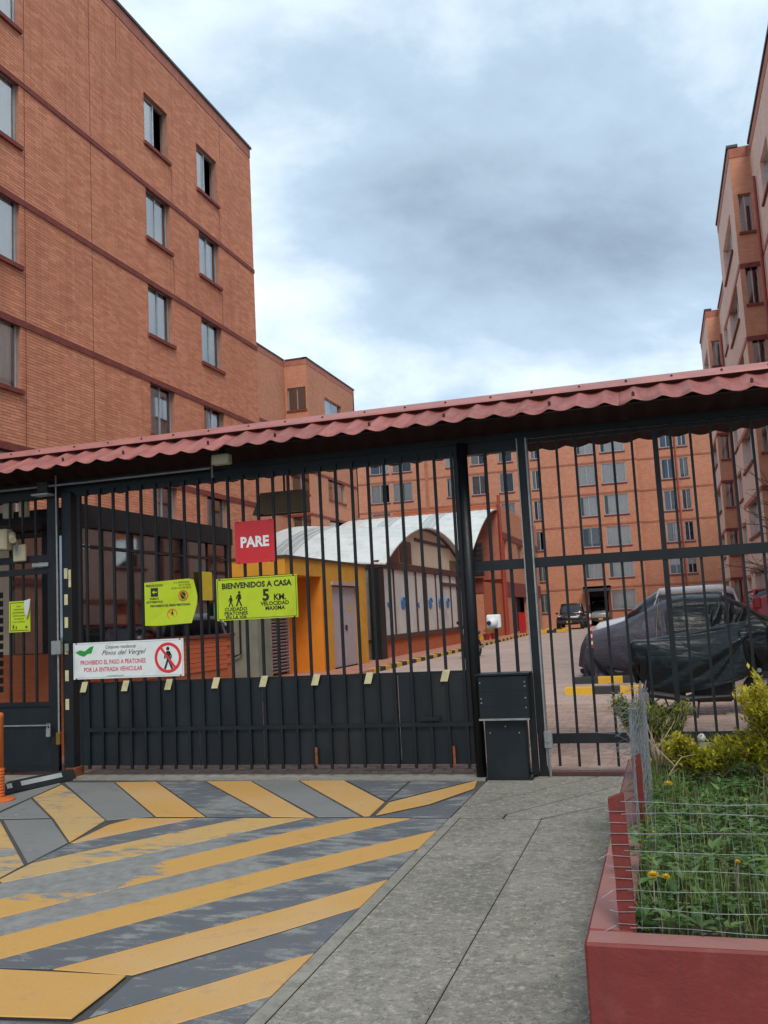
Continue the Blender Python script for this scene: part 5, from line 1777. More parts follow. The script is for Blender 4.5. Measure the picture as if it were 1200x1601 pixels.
text(s2, 'EN LA VIA', -4.40, TY, 1.655 + .004, .050, 'ink_black', .0014, sx=1.1)
text(s2, '5', -4.045, TY, 1.838, .168, 'ink_black', .006)
text(s2, 'KM.', -3.885, TY, 1.838, .088, 'ink_black', .003)
text(s2, 'VELOCIDAD', -3.945, TY, 1.785, .056, 'ink_black', .0016, sx=1.05)
text(s2, 'MAXIMA', -3.945, TY, 1.735, .056, 'ink_black', .0016, sx=1.05)
s3 = thing('warning_sign', 'yellow green automatic door warning sign with a bent right edge', 'sign', (-5.2, SY, 1.64))
rgt = [(2.11, 0), (2.02, .02), (1.93, .035), (1.85, .03), (1.75, .005), (1.64, -.03)]
v, f = [], []
for yy_ in (SY, SY + .005):
    v += [(-5.51, yy_, 2.11), (-4.96, yy_, 2.125)] + [(-4.90 + d, yy_ + .012 * d / .03, z_) for z_, d in rgt] + [(-5.35, yy_, 1.625), (-5.51, yy_, 1.635)]
n = 10
MB().add(v, [tuple(range(n)), tuple(range(n, 2 * n))[::-1]] + [(i_, n + i_, n + (i_ + 1) % n, (i_ + 1) % n) for i_ in range(n)]).build('plate', 'sign_yellow', s3)
text(s3, 'PRECAUCION', -5.385, TY, 2.06, .034, 'ink_black', .001)
MB().box(-5.43, -5.34, TY, SY - .0005, 1.95, 2.045).build('pictogram', 'ink_black', s3)
MB().add([(-5.415, TY - .001, 1.998), (-5.385, TY - .001, 2.02), (-5.385, TY - .001, 2.004), (-5.352, TY - .001, 2.004), (-5.352, TY - .001, 1.992), (-5.385, TY - .001, 1.992), (-5.385, TY - .001, 1.976)], [(0, 1, 2, 3, 4, 5, 6)]).build('arrow', 'sign_yellow', s3)
text(s3, 'PUERTA', -5.385, TY, 1.915, .032, 'ink_black', .001)
text(s3, 'AUTOMATICA', -5.385, TY, 1.880, .032, 'ink_black', .001)
scribble(s3, -5.14, -4.96, TY, 2.08, .020)
scribble(s3, -5.08, -4.95, TY, 2.05, .020)
scribble(s3, -5.17, -4.93, TY, 2.02, .020)
ring(s3, -5.03, TY, 1.945, .058, .010, 'ink_orange', R(-45))
MB().disc((-5.032, TY + .0004, 1.95), .032, .001, 'y', 14).box(-5.05, -5.015, TY, TY + .001, 1.91, 1.93).build('pictogram', 'ink_black', s3)
text(s3, 'PROHIBIDO EL PASO PEATONAL', -5.19, TY, 1.835, .034, 'ink_black', .001)
ring(s3, -5.17, TY, 1.745, .062, .009, 'ink_orange', R(-45))
walker(s3, -5.17, TY + .0004, 1.70, .09, 'ink_black', .6)
s4 = plate('no_pedestrian_sign', 'white sign forbidding pedestrians at the vehicle entrance with a red ring', -6.44, -5.045, 1.075, 1.48, 'sign_white', (.014, .003), 'galv')
text(s4, 'Conjunto residencial', -5.83, TY, 1.405, .055, 'ink_black', 0, shear=.35, sx=.85)
text(s4, 'Pinos del Vergel', -5.80, TY, 1.335, .075, 'ink_black', 0, shear=.45, sx=1.12)
text(s4, 'PROHIBIDO EL PASO A PEATONES', -5.93, TY, 1.235, .068, 'ink_pink', .0012, sx=.80)
text(s4, 'POR LA ENTRADA VEHICULAR', -5.93, TY, 1.155, .068, 'ink_pink', .0012, sx=.80)
text(s4, 'LA ADMINISTRACION', -5.90, TY, 1.095, .022, 'ink_black', 0)
MB().add([(-6.41, TY, 1.375), (-6.35, TY, 1.40), (-6.29, TY, 1.385), (-6.22, TY, 1.43), (-6.17, TY, 1.44), (-6.19, TY, 1.395), (-6.20, TY, 1.36), (-6.25, TY, 1.355), (-6.30, TY, 1.325), (-6.36, TY, 1.345)],
         [(0, 1, 2, 9), (2, 3, 6, 7), (3, 4, 5, 6), (2, 7, 8, 9)]).build('emblem', 'ink_green', s4)
ring(s4, -5.235, TY, 1.278, .165, .032, 'ink_red', R(-52))
walker(s4, -5.235, TY + .0006, 1.155, .245, 'ink_black')
s5 = thing('notice', 'small yellow green notice with a torn white paper on the pedestrian door', 'sign', (-7.2, 9.0, 1.64))
MB().box(-7.34, -7.05, 9.04, 9.046, 1.64, 2.0).build('plate', 'sign_yellow', s5)
b_ = MB().box(-7.325, -7.065, 9.0385, 9.0395, 1.655, 1.662).box(-7.325, -7.065, 9.0385, 9.0395, 1.978, 1.985).box(-7.325, -7.318, 9.0385, 9.0395, 1.662, 1.978).build('border', 'ink_black', s5)
for i_, hw in enumerate((.03, .07, .085, .075, .06, .085)):
    scribble(s5, -7.205 - hw, -7.205 + hw, 9.0375, 1.93 - i_ * .036, .016)
walker(s5, -7.28, 9.0375, 1.67, .06, 'ink_black')
walker(s5, -7.24, 9.0375, 1.67, .045, 'ink_black')
MB().disc((-7.10, 9.0375, 1.695), .014, .0006, 'y', 10).build('pictogram', 'ink_black', s5)
MB().add([(-7.13, 9.035, 2.0), (-7.03, 9.02, 2.02), (-7.04, 9.015, 1.92), (-7.06, 9.01, 1.83), (-7.09, 9.03, 1.78), (-7.12, 9.034, 1.85)], [(0, 1, 2, 3, 4, 5)]).build('torn_paper', 'paper', s5)

# ================================================================== VEHICLES


def sring(x, hw, z0, z1, n=20, p=3.2, yc=0.0):
    """rounded-box section across the car at station x"""
    out_ = []
    zc_, hh = (z0 + z1) / 2, (z1 - z0) / 2
    for j in range(n):
        a = 2 * math.pi * j / n
        c, s_ = math.cos(a), math.sin(a)
        out_.append((x, yc + hw * math.copysign(abs(c) ** (2 / p), c), zc_ + hh * math.copysign(abs(s_) ** (2 / p), s_)))
    return out_


def wheel(root, x, y, r_, w=.2):
    t_ = MB().disc((x, y, r_), r_, w, 'y', 22, r_ * .60).build('wheel', 'tyre', root, world=False)
    MB().disc((x, y, r_), r_ * .58, w * .7, 'y', 18).disc((x, y, r_), r_ * .16, w * .95, 'y', 10).build('rim', 'rim', t_, world=False)


def car(name, label, loc, rz, paint, body, cabin, W_, wheels, wr=.32, group=None, roof_h=.10, plate_m='plate_yellow'):
    """local x runs from the nose (-x) to the tail (+x). body/cabin: stations (x, half width, z0, z1)"""
    c = thing(name, label, 'car', loc, rz, group)
    MB().loft([sring(*s_) for s_ in body]).build('body', paint, c, smooth=True, world=False)
    MB().loft([sring(x, hw, z0, z1, p=3.6) for x, hw, z0, z1 in cabin]).build('windows', 'car_glass', c, smooth=True, world=False)
    # roof skin and pillars
    top = max(s_[3] for s_ in cabin)
    rf = [s_ for s_ in cabin if s_[3] > top - .13]
    MB().loft([sring(x, hw * (.93 if roof_h < .2 else 1.02), z1 - roof_h, z1 + .015, p=4) for x, hw, z0, z1 in rf]).build('roof', paint, c, smooth=True, world=False)
    xs_ = [rf[0], rf[-1]] + ([rf[len(rf) // 2]] if len(rf) > 2 else [])
    for s_ in xs_:
        for sd_ in (-1, 1):
            b0 = [q for q in cabin]
            xb = s_[0] + (-.34 if s_ is rf[0] else (.22 if s_ is rf[-1] else 0))
            MB().tube([(xb, sd_ * (s_[1] + .03), s_[2] + .06), (s_[0], sd_ * s_[1] * .90, s_[3] - .02)], .035, 6).build('pillar', paint, c, world=False)
    for wx in wheels:
        for sd_ in (-1, 1):
            MB().disc((wx, sd_ * (W_ - .10), wr + .02), wr + .06, .22, 'y', 20).build('wheel_arch', 'plastic_black', c, world=False)
            wheel(c, wx, sd_ * (W_ - .07), wr, .20)
    nx_, nw, nz0, nz1 = body[0]
    fx_ = body[1][0]
    for sd_ in (-1, 1):
        MB().chbox(fx_ - .10, fx_ + .06, sd_ * W_ * .62 - .17, sd_ * W_ * .62 + .17, nz1 - .17, nz1 + .02, .03).build('headlight', 'headlamp', c, world=False)
        MB().chbox(body[-2][0] - .04, body[-2][0] + .09, sd_ * W_ * .78 - .08, sd_ * W_ * .78 + .08, body[-1][3] - .28, body[-1][3] - .02, .02).build('tail_light', 'car_red', c, world=False)
        q = cabin[1]
        MB().chbox(q[0] - .12, q[0] + .05, sd_ * (W_ + .09) - .09, sd_ * (W_ + .09) + .09, q[2] + .05, q[2] + .2, .03).build('mirror', 'plastic_black', c, world=False)
    MB().chbox(fx_ - .09, fx_ + .05, -W_ * .42, W_ * .42, nz1 - .20, nz1 - .01, .02).build('grille', 'plastic_black', c, world=False)
    MB().chbox(nx_ - .10, nx_ + .12, -W_ * .92, W_ * .92, nz0 + .02, nz0 + .24, .04).build('bumper', 'plastic_black', c, world=False)
    MB().chbox(body[-1][0] - .10, body[-1][0] + .08, -W_ * .92, W_ * .92, body[-1][2] + .02, body[-1][2] + .22, .04).build('bumper', 'plastic_black', c, world=False)
    MB().box(nx_ - .115, nx_ - .101, -.17, .17, nz0 + .06, nz0 + .20).build('number_plate', plate_m, c, world=False)
    return c


# dark pickup facing the gate
pk = car('pickup_truck', 'dark pickup truck facing the gate in front of the far block', (-6.62, 69.2, 0), R(90), 'car_black',
         [(-2.45, .78, .42, .98), (-2.3, .88, .36, 1.06), (-1.5, .92, .32, 1.14), (-.9, .93, .32, 1.18), (1.0, .93, .32, 1.15), (2.4, .92, .36, 1.12), (2.5, .88, .42, 1.05)],
         [(-.95, .80, 1.05, 1.2), (-.6, .80, 1.05, 1.55), (-.25, .76, 1.05, 1.84), (.55, .76, 1.05, 1.86), (1.0, .78, 1.05, 1.78), (1.1, .80, 1.05, 1.2)], .93, (-1.55, 1.55), .38)
# silver van in the far porch
car('parked_van', 'silver van nosing out of the dark porch of the far block', (-4.95, 77.4, 0), R(90), 'car_silver',
    [(-2.2, .70, .40, 1.0), (-2.05, .80, .34, 1.15), (-1.2, .84, .30, 1.25), (1.0, .84, .30, 1.25), (2.1, .82, .34, 1.2)],
    [(-1.9, .72, 1.05, 1.2), (-1.3, .74, 1.05, 1.75), (-.9, .72, 1.05, 1.95), (1.6, .72, 1.05, 1.95), (2.0, .74, 1.05, 1.3)], .84, (-1.4, 1.3), .33)
# white car behind the covered one
car('parked_car', 'white car whose roof and bonnet show behind the covered car', (.05, 27.6, 0), 0.0, 'car_white',
    [(-2.05, .66, .40, .98), (-1.9, .78, .34, 1.12), (-1.1, .84, .30, 1.26), (-.7, .86, .30, 1.30), (1.4, .86, .30, 1.30), (1.85, .82, .34, 1.24), (1.95, .74, .42, 1.1)],
    [(-1.15, .76, 1.1, 1.28), (-.6, .76, 1.1, 1.72), (-.15, .72, 1.1, 1.99), (1.5, .72, 1.1, 2.01), (1.75, .74, 1.1, 1.9), (1.9, .76, 1.1, 1.3)], .86, (-1.3, 1.25), .32, roof_h=.24)
# red van at the right
car('parked_van', 'boxy red van standing to the right of the covered car', (2.72, 25.2, 0), R(-90), 'car_red',
    [(-1.9, .66, .40, 1.2), (-1.75, .76, .34, 1.58), (-1.0, .80, .30, 1.66), (1.5, .80, .30, 1.68), (1.72, .78, .34, 1.68), (1.78, .74, .4, 1.62)],
    [(-1.5, .70, 1.2, 1.5), (-1.1, .72, 1.2, 1.72), (-.8, .70, 1.2, 1.80), (1.5, .70, 1.2, 1.80), (1.7, .72, 1.2, 1.6)], .80, (-1.2, 1.15), .30)


def drape(name, mat, root, proxies, x0, x1, y0, y1, z, res, frames=42, dist=.015, tilt=0.0, bend=0.6, tens=15, rip=0.0, seed=0):
    """let a flat sheet fall over simple solids and keep the settled shape as a plain mesh (all in the root's own space)"""
    nx_ = int((x1 - x0) / res)
    ny_ = int((y1 - y0) / res)
    v = [(x0 + (x1 - x0) * i_ / nx_, y0 + (y1 - y0) * j / ny_, z + tilt * (x0 + (x1 - x0) * i_ / nx_) + .012 * mnoise.noise(Vector((i_ * .11 + seed, j * .11, seed)))) for j in range(ny_ + 1) for i_ in range(nx_ + 1)]
    f = [(j * (nx_ + 1) + i_, j * (nx_ + 1) + i_ + 1, (j + 1) * (nx_ + 1) + i_ + 1, (j + 1) * (nx_ + 1) + i_) for j in range(ny_) for i_ in range(nx_)]
    me = bpy.data.meshes.new('sheet')
    me.from_pydata(v, [], f)
    sh = bpy.data.objects.new('sheet', me)
    COL.objects.link(sh)
    tmp = []
    for p in proxies:
        pm_ = bpy.data.meshes.new('proxy')
        pm_.from_pydata(p.v, [], p.f)
        po_ = bpy.data.objects.new('proxy', pm_)
        COL.objects.link(po_)
        po_.modifiers.new('c', 'COLLISION')
        po_.collision.thickness_outer = .012
        po_.collision.cloth_friction = 18
        tmp.append(po_)
    c = sh.modifiers.new('cloth', 'CLOTH')
    st = c.settings
    st.quality = 5
    st.mass = .25
    st.tension_stiffness = tens
    st.compression_stiffness = tens
    st.shear_stiffness = 5
    st.bending_stiffness = bend
    st.air_damping = 2.0
    c.collision_settings.distance_min = dist
    c.collision_settings.collision_quality = 2
    c.point_cache.frame_start = 1
    c.point_cache.frame_end = frames + 5
    for fr in range(1, frames + 1):
        SC.frame_set(fr)
    dgp = bpy.context.evaluated_depsgraph_get()
    fin = bpy.data.meshes.new_from_object(sh.evaluated_get(dgp))
    SC.frame_set(1)
    for o in tmp + [sh]:
        bpy.data.objects.remove(o, do_unlink=True)
    fin.materials.clear()
    fin.materials.append(MATS[mat])
    fin.polygons.foreach_set('use_smooth', [True] * len(fin.polygons))
    o = bpy.data.objects.new(name, fin)
    COL.objects.link(o)
    o.parent = root
    sb = o.modifiers.new('s', 'SUBSURF')
    sb.levels = sb.render_levels = 1
    so = o.modifiers.new('t', 'SOLIDIFY')
    so.thickness = .004
    return o


CC = thing('covered_car', 'car under a grey cloth cover with a black tarpaulin over the cabin', 'car', (0, 21.4, 0))
hull = [(-1.80, .55, .42, .80), (-1.70, .74, .32, .98), (-1.1, .80, .28, 1.14), (-.75, .80, .28, 1.20), (.6, .80, .28, 1.20), (1.6, .80, .28, 1.18), (2.1, .76, .3, 1.10), (2.2, .60, .4, .9)]
cab = [(-.80, .68, 1.0, 1.16), (-.35, .66, 1.0, 1.46), (-.02, .62, 1.0, 1.62), (.4, .61, 1.0, 1.66), (1.15, .61, 1.0, 1.64), (1.65, .64, 1.0, 1.38), (1.95, .66, 1.0, 1.12)]
carprox = [MB().loft([sring(*q) for q in hull]), MB().loft([sring(*q) for q in cab]), MB().box(-6, 6, -6, 6, -.2, .0)]
drape('cover', 'cover_grey', CC, carprox, -2.55, 2.9, -1.98, 1.98, 1.80, .05, frames=46, bend=.25, seed=3)
top2 = [MB().loft([sring(x, hw + .085, z0, z1 + .05) for x, hw, z0, z1 in hull]), MB().loft([sring(x, hw + .085, z0, z1 + .05) for x, hw, z0, z1 in cab]), carprox[2]]
drape('tarpaulin', 'tarp_black', CC, top2, -.30, 3.0, -1.45, 1.45, 1.80, .045, frames=44, dist=.02, bend=.12, seed=8)
for wx in (-1.05, 1.4):
    for sd_ in (-1, 1):
        wheel(CC, wx, sd_ * .56, .31, .19)
MB().chbox(-1.5, 1.9, -.62, .62, .20, .40, .05).build('underbody', 'plastic_black', CC, world=False)
MB().tube([(-.25, -.88, .55), (-.20, -.80, 1.18), (-.12, -.66, 1.68), (-.12, .66, 1.68), (-.20, .80, 1.18), (-.25, .88, .55)], .006, 6).build('tie_rope', 'twig', CC, world=False)

CM = thing('covered_motorcycle', 'motorcycle under a black plastic tarpaulin just inside the fence', 'motorcycle', (0, 13.7, 0))
bikeprox = [MB().chbox(-.50, -.18, -.19, .19, .78, 1.05, .03), MB().chbox(-.2, .48, -.13, .13, .55, .90, .04), MB().chbox(.42, .86, -.15, .15, .6, 1.02, .05),
            MB().tube([(1.0, -.40, 1.12), (1.0, .40, 1.12)], .035, 8), MB().chbox(1.05, 1.3, -.2, .2, .85, 1.26, .05), MB().chbox(-.35, 1.2, -.13, .13, .15, .6, .04),
            MB().chbox(1.3, 1.62, -.24, .24, .95, 1.22, .04), MB().disc((-.12, 0, .3), .3, .13, 'y', 18), MB().disc((1.22, 0, .3), .3, .13, 'y', 18), MB().box(-4, 4, -4, 4, -.2, .0)]
drape('tarpaulin', 'tarp_black', CM, bikeprox, -1.12, 2.3, -.98, .90, 1.30, .032, frames=46, bend=.10, seed=21)
for wx in (-.12, 1.22):
    t_ = MB().disc((wx, 0, .30), .30, .11, 'y', 26, .20).build('wheel', 'tyre', CM, world=False)
    MB().disc((wx, 0, .30), .195, .04, 'y', 20, .165).disc((wx, 0, .30), .05, .12, 'y', 12).build('rim', 'rim', t_, world=False)
    for q in range(5):
        a = q * 2 * math.pi / 5
        MB().tube([(wx, 0, .30), (wx + .18 * math.cos(a), 0, .30 + .18 * math.sin(a))], .014, 5).build('spoke', 'rim', t_, world=False)
MB().chbox(.28, .82, -.16, .16, .20, .56, .05).build('engine', 'engine', CM, world=False)
MB().tube([(.75, -.18, .28), (.2, -.2, .26), (-.3, -.2, .34)], [.03, .045, .05], 10).build('exhaust', 'engine', CM, world=False)
MB().tube([(.35, -.12, .25), (.30, -.30, .0)], .014, 6).build('kickstand', 'engine', CM, world=False)
MB().tube([(1.22, -.07, .30), (1.02, -.08, .85)], .025, 8).tube([(1.22, .07, .30), (1.02, .08, .85)], .025, 8).build('fork', 'rim', CM, world=False)
MB().disc((1.15, -.22, .62), .03, .03, 'y', 14).build('lamp', 'rim', CM, world=False)
MB().tube([(.95, -.19, .52), (.55, -.22, .40), (.2, -.2, .3)], .012, 6).build('cable', 'engine', CM, world=False)

MT = thing('motorcycle', 'small dark motorcycle parked at the striped kerb by the glazed hall', 'motorcycle', (-6.72, 32.6, 0), R(82))
for wx in (-.62, .62):
    t_ = MB().disc((wx, 0, .30), .30, .10, 'y', 22, .21).build('wheel', 'tyre', MT, world=False)
    MB().disc((wx, 0, .30), .20, .05, 'y', 16).build('rim', 'rim', t_, world=False)
MB().chbox(-.22, .25, -.14, .14, .25, .60, .05).build('engine', 'engine', MT, world=False)
MB().loft([sring(x, hw, z0, z1) for x, hw, z0, z1 in ((-.5, .07, .66, .78), (-.25, .15, .62, .92), (.05, .14, .64, .88))]).build('tank', 'moto_red', MT, smooth=True, world=False)
MB().loft([sring(x, hw, z0, z1) for x, hw, z0, z1 in ((.02, .10, .68, .82), (.4, .13, .72, .86), (.78, .09, .80, .92))]).build('saddle', 'plastic_black', MT, smooth=True, world=False)
MB().tube([(-.62, -.06, .3), (-.45, -.06, .95)], .022, 8).tube([(-.62, .06, .3), (-.45, .06, .95)], .022, 8).build('fork', 'rim', MT, world=False)
MB().tube([(-.36, -.38, 1.06), (-.46, -.15, 1.0), (-.46, .15, 1.0), (-.36, .38, 1.06)], .016, 8).build('handlebar', 'engine', MT, world=False)
MB().chbox(-.64, -.48, -.11, .11, .82, 1.02, .03).build('headlight', 'headlamp', MT, world=False)
MB().box(.86, .875, -.12, .12, .52, .70).build('number_plate', 'plate_yellow', MT, world=False)
for sd_ in (-1, 1):
    MB().tube([(-.44, sd_ * .2, 1.02), (-.48, sd_ * .3, 1.22)], .01, 5).disc((-.48, sd_ * .3, 1.24), .06, .02, 'x', 12).build('mirror', 'engine', MT, world=False)
    MB().tube([(.1, sd_ * .12, .4), (.62, sd_ * .12, .30)], .025, 6).build('swing_arm', 'engine', MT, world=False)
MB().tube([(.05, -.15, .3), (.7, -.18, .34)], [.03, .045], 8).build('exhaust', 'rim', MT, world=False)
MB().tube([(-.5, 0, .62), (-.62, 0, .63), (-.85, 0, .55)], .06, 6).build('mudguard', 'moto_red', MT, world=False)

# wheel stops in yellow and black
for k_, (x0, x1, yy_, lb) in enumerate(((-1.88, -.40, 17.35, 'nearer yellow and black wheel stop on the paving'), (-1.94, -.45, 19.7, 'farther yellow and black wheel stop, beside the striped pole'))):
    ws = thing('wheel_stop', lb, 'wheel stop', (x0, yy_, 0), group='wheel stops in the yard')
    w3 = (x1 - x0) / 3
    for q in range(3):
        a, b = x0 + w3 * q, x0 + w3 * (q + 1)
        MB().prism([(yy_ - .09, 0), (yy_ + .09, 0), (yy_ + .07, .12), (yy_ + .05, .14), (yy_ - .05, .14), (yy_ - .07, .12)], a, b - .003, 'x').build('segment', ['stop_yellow', 'stop_black', 'stop_yellow'][(q + (1 if k_ else 0)) % 2 if k_ else q], ws)
for k_, (xx, yy_, lb) in enumerate(((-8.0, 60.0, 'low yellow kerb block to the left before the pickup'), (-8.05, 64.0, 'low yellow kerb block farther back near the pickup'))):
    ws = thing('kerb_block', lb, 'kerb block', (xx, yy_, 0), group='yellow kerb blocks near the pickup')
    for q in range(3):
        MB().chbox(xx + q * .6, xx + q * .6 + .595, yy_, yy_ + .3, 0, .2, .02).build('segment', 'stop_black' if q == 1 else 'stop_yellow', ws)
# striped pole
SP = thing('striped_pole', 'thin black pole with a red and white striped upper half', 'pole', (-1.55, 19.9, 0))
MB().tube([(-1.55, 19.9, 0), (-1.55, 19.9, .72)], .038, 12).build('shaft', 'plastic_black', SP)
for q in range(10):
    z0 = .72 + q * .072
    MB().tube([(-1.55, 19.9, z0), (-1.55, 19.9, z0 + .0715)], .042, 12).build('stripe', 'pole_white' if q % 2 else 'pole_red', SP)
MB().tube([(-1.55, 19.9, 1.441), (-1.55, 19.9, 1.62)], .038, 12).build('cap', 'plastic_black', SP)
MB().tube([(-1.55, 19.9, 0), (-1.55, 19.9, .02)], .10, 14).build('base', 'plastic_black', SP)
# red cabinet and pots by the far walls
tag(MB().chbox(-8.95, -8.55, 58.6, 58.9, .12, 1.35, .02).box(-8.97, -8.53, 58.58, 58.92, 1.351, 1.42).build('hose_cabinet', 'car_red'), 'red upright cabinet at the doorway of the low orange building', 'cabinet')
for k_, (xx, yy_, lb) in enumerate(((-9.0, 47.6, 'left of two small red flower pots by the low orange wall'), (-8.75, 48.3, 'right of two small red flower pots by the low orange wall'))):
    fp = thing('flower_pot', lb, 'flower pot', (xx, yy_, .12), group='red flower pots')
    MB().lathe([(.13, 0), (.18, .26), (.20, .26), (.20, .31), (.16, .31)], (xx, yy_, .12), 14).build('pot', 'moto_red', fp)
    mm = MB()
    for q in range(40):
        a, r_, h = random.uniform(0, 6.28), random.uniform(.02, .2), random.uniform(.3, .6)
        c = Vector((xx + r_ * math.cos(a), yy_ + r_ * math.sin(a), .12 + h))
        d = Vector((math.cos(a), math.sin(a), random.uniform(-.3, .6))) * .09
        e_ = Vector((-math.sin(a), math.cos(a), 0)) * .03
        mm.add([c - d, c + e_, c + d, c - e_], [(0, 1, 2, 3)], random.random())
    mm.build('foliage', 'weed', fp)

# orange flexible post at the left edge
OB = thing('delineator_post', 'orange flexible traffic post with a ribbed foot at the left edge', 'bollard', (-6.42, 7.72, 0))
prof = [(.17, 0), (.17, .012), (.15, .022), (.075, .035)]
zz = .04
for q in range(9):
    prof += [(.066, zz), (.072, zz + .010), (.072, zz + .020), (.066, zz + .026)]
    zz += .030
MB().lathe(prof + [(.064, zz + .01)], (-6.42, 7.72, 0), 24).build('foot', 'cone_orange', OB, smooth=False)
MB().lathe([(.062, zz + .011), (.062, .80), (.064, .805), (.062, .84), (.05, .85)], (-6.42, 7.72, 0), 24).build('shaft', 'cone_orange', OB, smooth=True)
# rubber stop on the ground by the left gate post
RS = thing('rubber_stop', 'black rubber wheel stop with pale reflective strip at the foot of the left gate post', 'wheel stop', (-6.5, 8.4, 0))
p0, p1 = Vector((-6.66, 8.06, 0)), Vector((-6.44, 8.93, 0))
dv = (p1 - p0).normalized()
nv_ = Vector((-dv.y, dv.x, 0))


def rs_pt(t_, s_, z_):
    return tuple(p0 + (p1 - p0) * t_ + nv_ * s_ + Vector((0, 0, z_)))


def rs_seg(t0, t1, sc0, sc1):
    rg = []
    for t_, k_ in ((t0, sc0), (t1, sc1)):
        rg.append([rs_pt(t_, -.085, 0), rs_pt(t_, -.075, .03 * k_), rs_pt(t_, -.045, .10 * k_), rs_pt(t_, .045, .10 * k_), rs_pt(t_, .075, .03 * k_), rs_pt(t_, .085, 0)])
    return MB().loft(rg)


rs_seg(.0, .14, .55, 1.0).build('end_cap', 'rubber', RS)
rs_seg(.145, 1.0, 1.0, 1.0).build('body', 'rubber', RS)
for t0, t1 in ((.03, .10), (.22, .80)):
    z0 = .106 if t0 > .1 else .098
    MB().add([rs_pt(t0, -.074, .05), rs_pt(t1, -.074, .05), rs_pt(t1, -.053, .095), rs_pt(t0, -.053, .095)], [(0, 1, 2, 3)]).build('reflective_strip', 'reflect', RS)

# ================================================================== PLANTER
PX0, PX1, PY0_, PY1_, PT = -.36, 3.6, 3.34, 7.25, .45
PLN = thing('planter', 'low red painted planter wall in the near right corner', 'planter', (1, 5, 0))


def wall_piece(x0, x1, y0, y1, seed):
    """plastered wall: fine grid so that its faces and arrises run slightly uneven"""
    bm = bmesh.new()
    m_ = MB().chbox(x0, x1, y0, y1, -.02, PT, .010)
    me = bpy.data.meshes.new('t')
    me.from_pydata(m_.v, [], m_.f)
    bm.from_mesh(me)
    for _ in range(4):
        ed = [e_ for e_ in bm.edges if e_.calc_length() > .09]
        if not ed:
            break
        bmesh.ops.subdivide_edges(bm, edges=ed, cuts=1, use_grid_fill=True)
    for v in bm.verts:
        p = v.co
        n_ = mnoise.noise_vector(p * 6 + Vector((seed, 0, 0)))
        v.co = p + n_ * .003 + mnoise.noise_vector(p * 1.7) * .004
    o = MB()
    bm.verts.index_update()
    o.add([v.co[:] for v in bm.verts], [[v.index for v in f_.verts] for f_ in bm.faces])
    bm.free()
    return o


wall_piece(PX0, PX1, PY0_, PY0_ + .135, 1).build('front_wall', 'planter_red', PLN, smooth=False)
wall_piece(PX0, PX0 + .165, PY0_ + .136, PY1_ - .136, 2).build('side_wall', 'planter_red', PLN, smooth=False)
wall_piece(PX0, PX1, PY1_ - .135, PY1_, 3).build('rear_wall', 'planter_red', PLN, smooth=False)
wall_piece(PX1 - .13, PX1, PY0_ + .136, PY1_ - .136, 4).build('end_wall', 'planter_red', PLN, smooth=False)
sv_, sf = [], []
nx_, ny_ = 40, 40
for j in range(ny_ + 1):
    for i_ in range(nx_ + 1):
        x = PX0 + .15 + (PX1 - PX0 - .28) * i_ / nx_
        y = PY0_ + .12 + (PY1_ - PY0_ - .24) * j / ny_
        sv_.append((x, y, .405 + .03 * mnoise.noise(Vector((x * 3, y * 3, 0)))))
for j in range(ny_):
    for i_ in range(nx_):
        a = j * (nx_ + 1) + i_
        sf.append((a, a + 1, a + nx_ + 2, a + nx_ + 1))
MB().add(sv_, sf).build('soil', 'soil', PLN)


def stake(label, x, y, z0, z1, w, d, lean):
    o = thing('fence_stake', label, 'post', (x, y, z0), group='red fence stakes on the planter')
    rg = []
    for q in range(9):
        t_ = q / 8
        zz_ = z0 + (z1 - z0) * t_
        ox, oy = lean[0] * t_, lean[1] * t_
        j_ = .0015
        rg.append([(x + ox + sx * w / 2 + random.uniform(-j_, j_), y + oy + sy_ * d / 2 + random.uniform(-j_, j_), zz_ + (sx * .01 if q == 8 else 0)) for sx, sy_ in ((-1, -1), (1, -1), (1, 1), (-1, 1))])
    MB().loft(rg).build('timber', 'post_red', o)
    return o


S1 = stake('red wooden stake wrapped with wire ends at the near planter corner', -.218, 3.505, .44, .905, .058, .045, (-.012, .04))
stake('second red wooden stake, standing behind the wire bundle', -.185, 4.98, .40, .825, .045, .04, (-.022, .0))
# wires wrapped round the first stake
for q in range(11):
    zz_ = .475 + q * .038
    t_ = (zz_ - .44) / .465
    cx, cy = -.218 - .012 * t_, 3.505 + .04 * t_
    w_ = .031
    pts = [(cx - w_ - random.uniform(.005, .03), cy - .026, zz_ + random.uniform(-.012, .008)), (cx - w_, cy - .028, zz_), (cx + w_, cy - .028, zz_ + random.uniform(-.004, .004)), (cx + w_ + .006, cy + .02, zz_)]
    if q % 3 == 0:
        pts = [(cx - w_ - .05, cy - .05, zz_ + random.uniform(-.03, .01))] + pts
    MB().tube(pts, .0011, 5).build('wire_wrap', 'wire', S1)
WM = thing('wire_mesh', 'galvanised square wire mesh across the front of the planter', 'wire fence', (.5, 3.5, .45))
for q in range(8):
    zz_ = .463 + q * .0655 if q < 7 else .893
    pts = [(-.21 + k_ * .1, 3.475 + .006 * math.sin(k_ * 1.3 + q), zz_ + .004 * math.sin(k_ * .9 + q * 2) - .0002 * k_) for k_ in range(30)]
    MB().tube(pts, .0011, 5).build('wire', 'wire', WM)
for q in range(40):
    x = -.17 + q * .066
    h = .885 if q % 5 else .90
    pts = [(x + .006 * math.sin(q * 2.3 + k_) + .002 * k_ * math.sin(q), 3.478 + .004 * math.sin(k_ + q), .455 + (h - .455) * k_ / 5) for k_ in range(6)]
    MB().tube(pts, .0009, 5).build('wire', 'wire', WM)
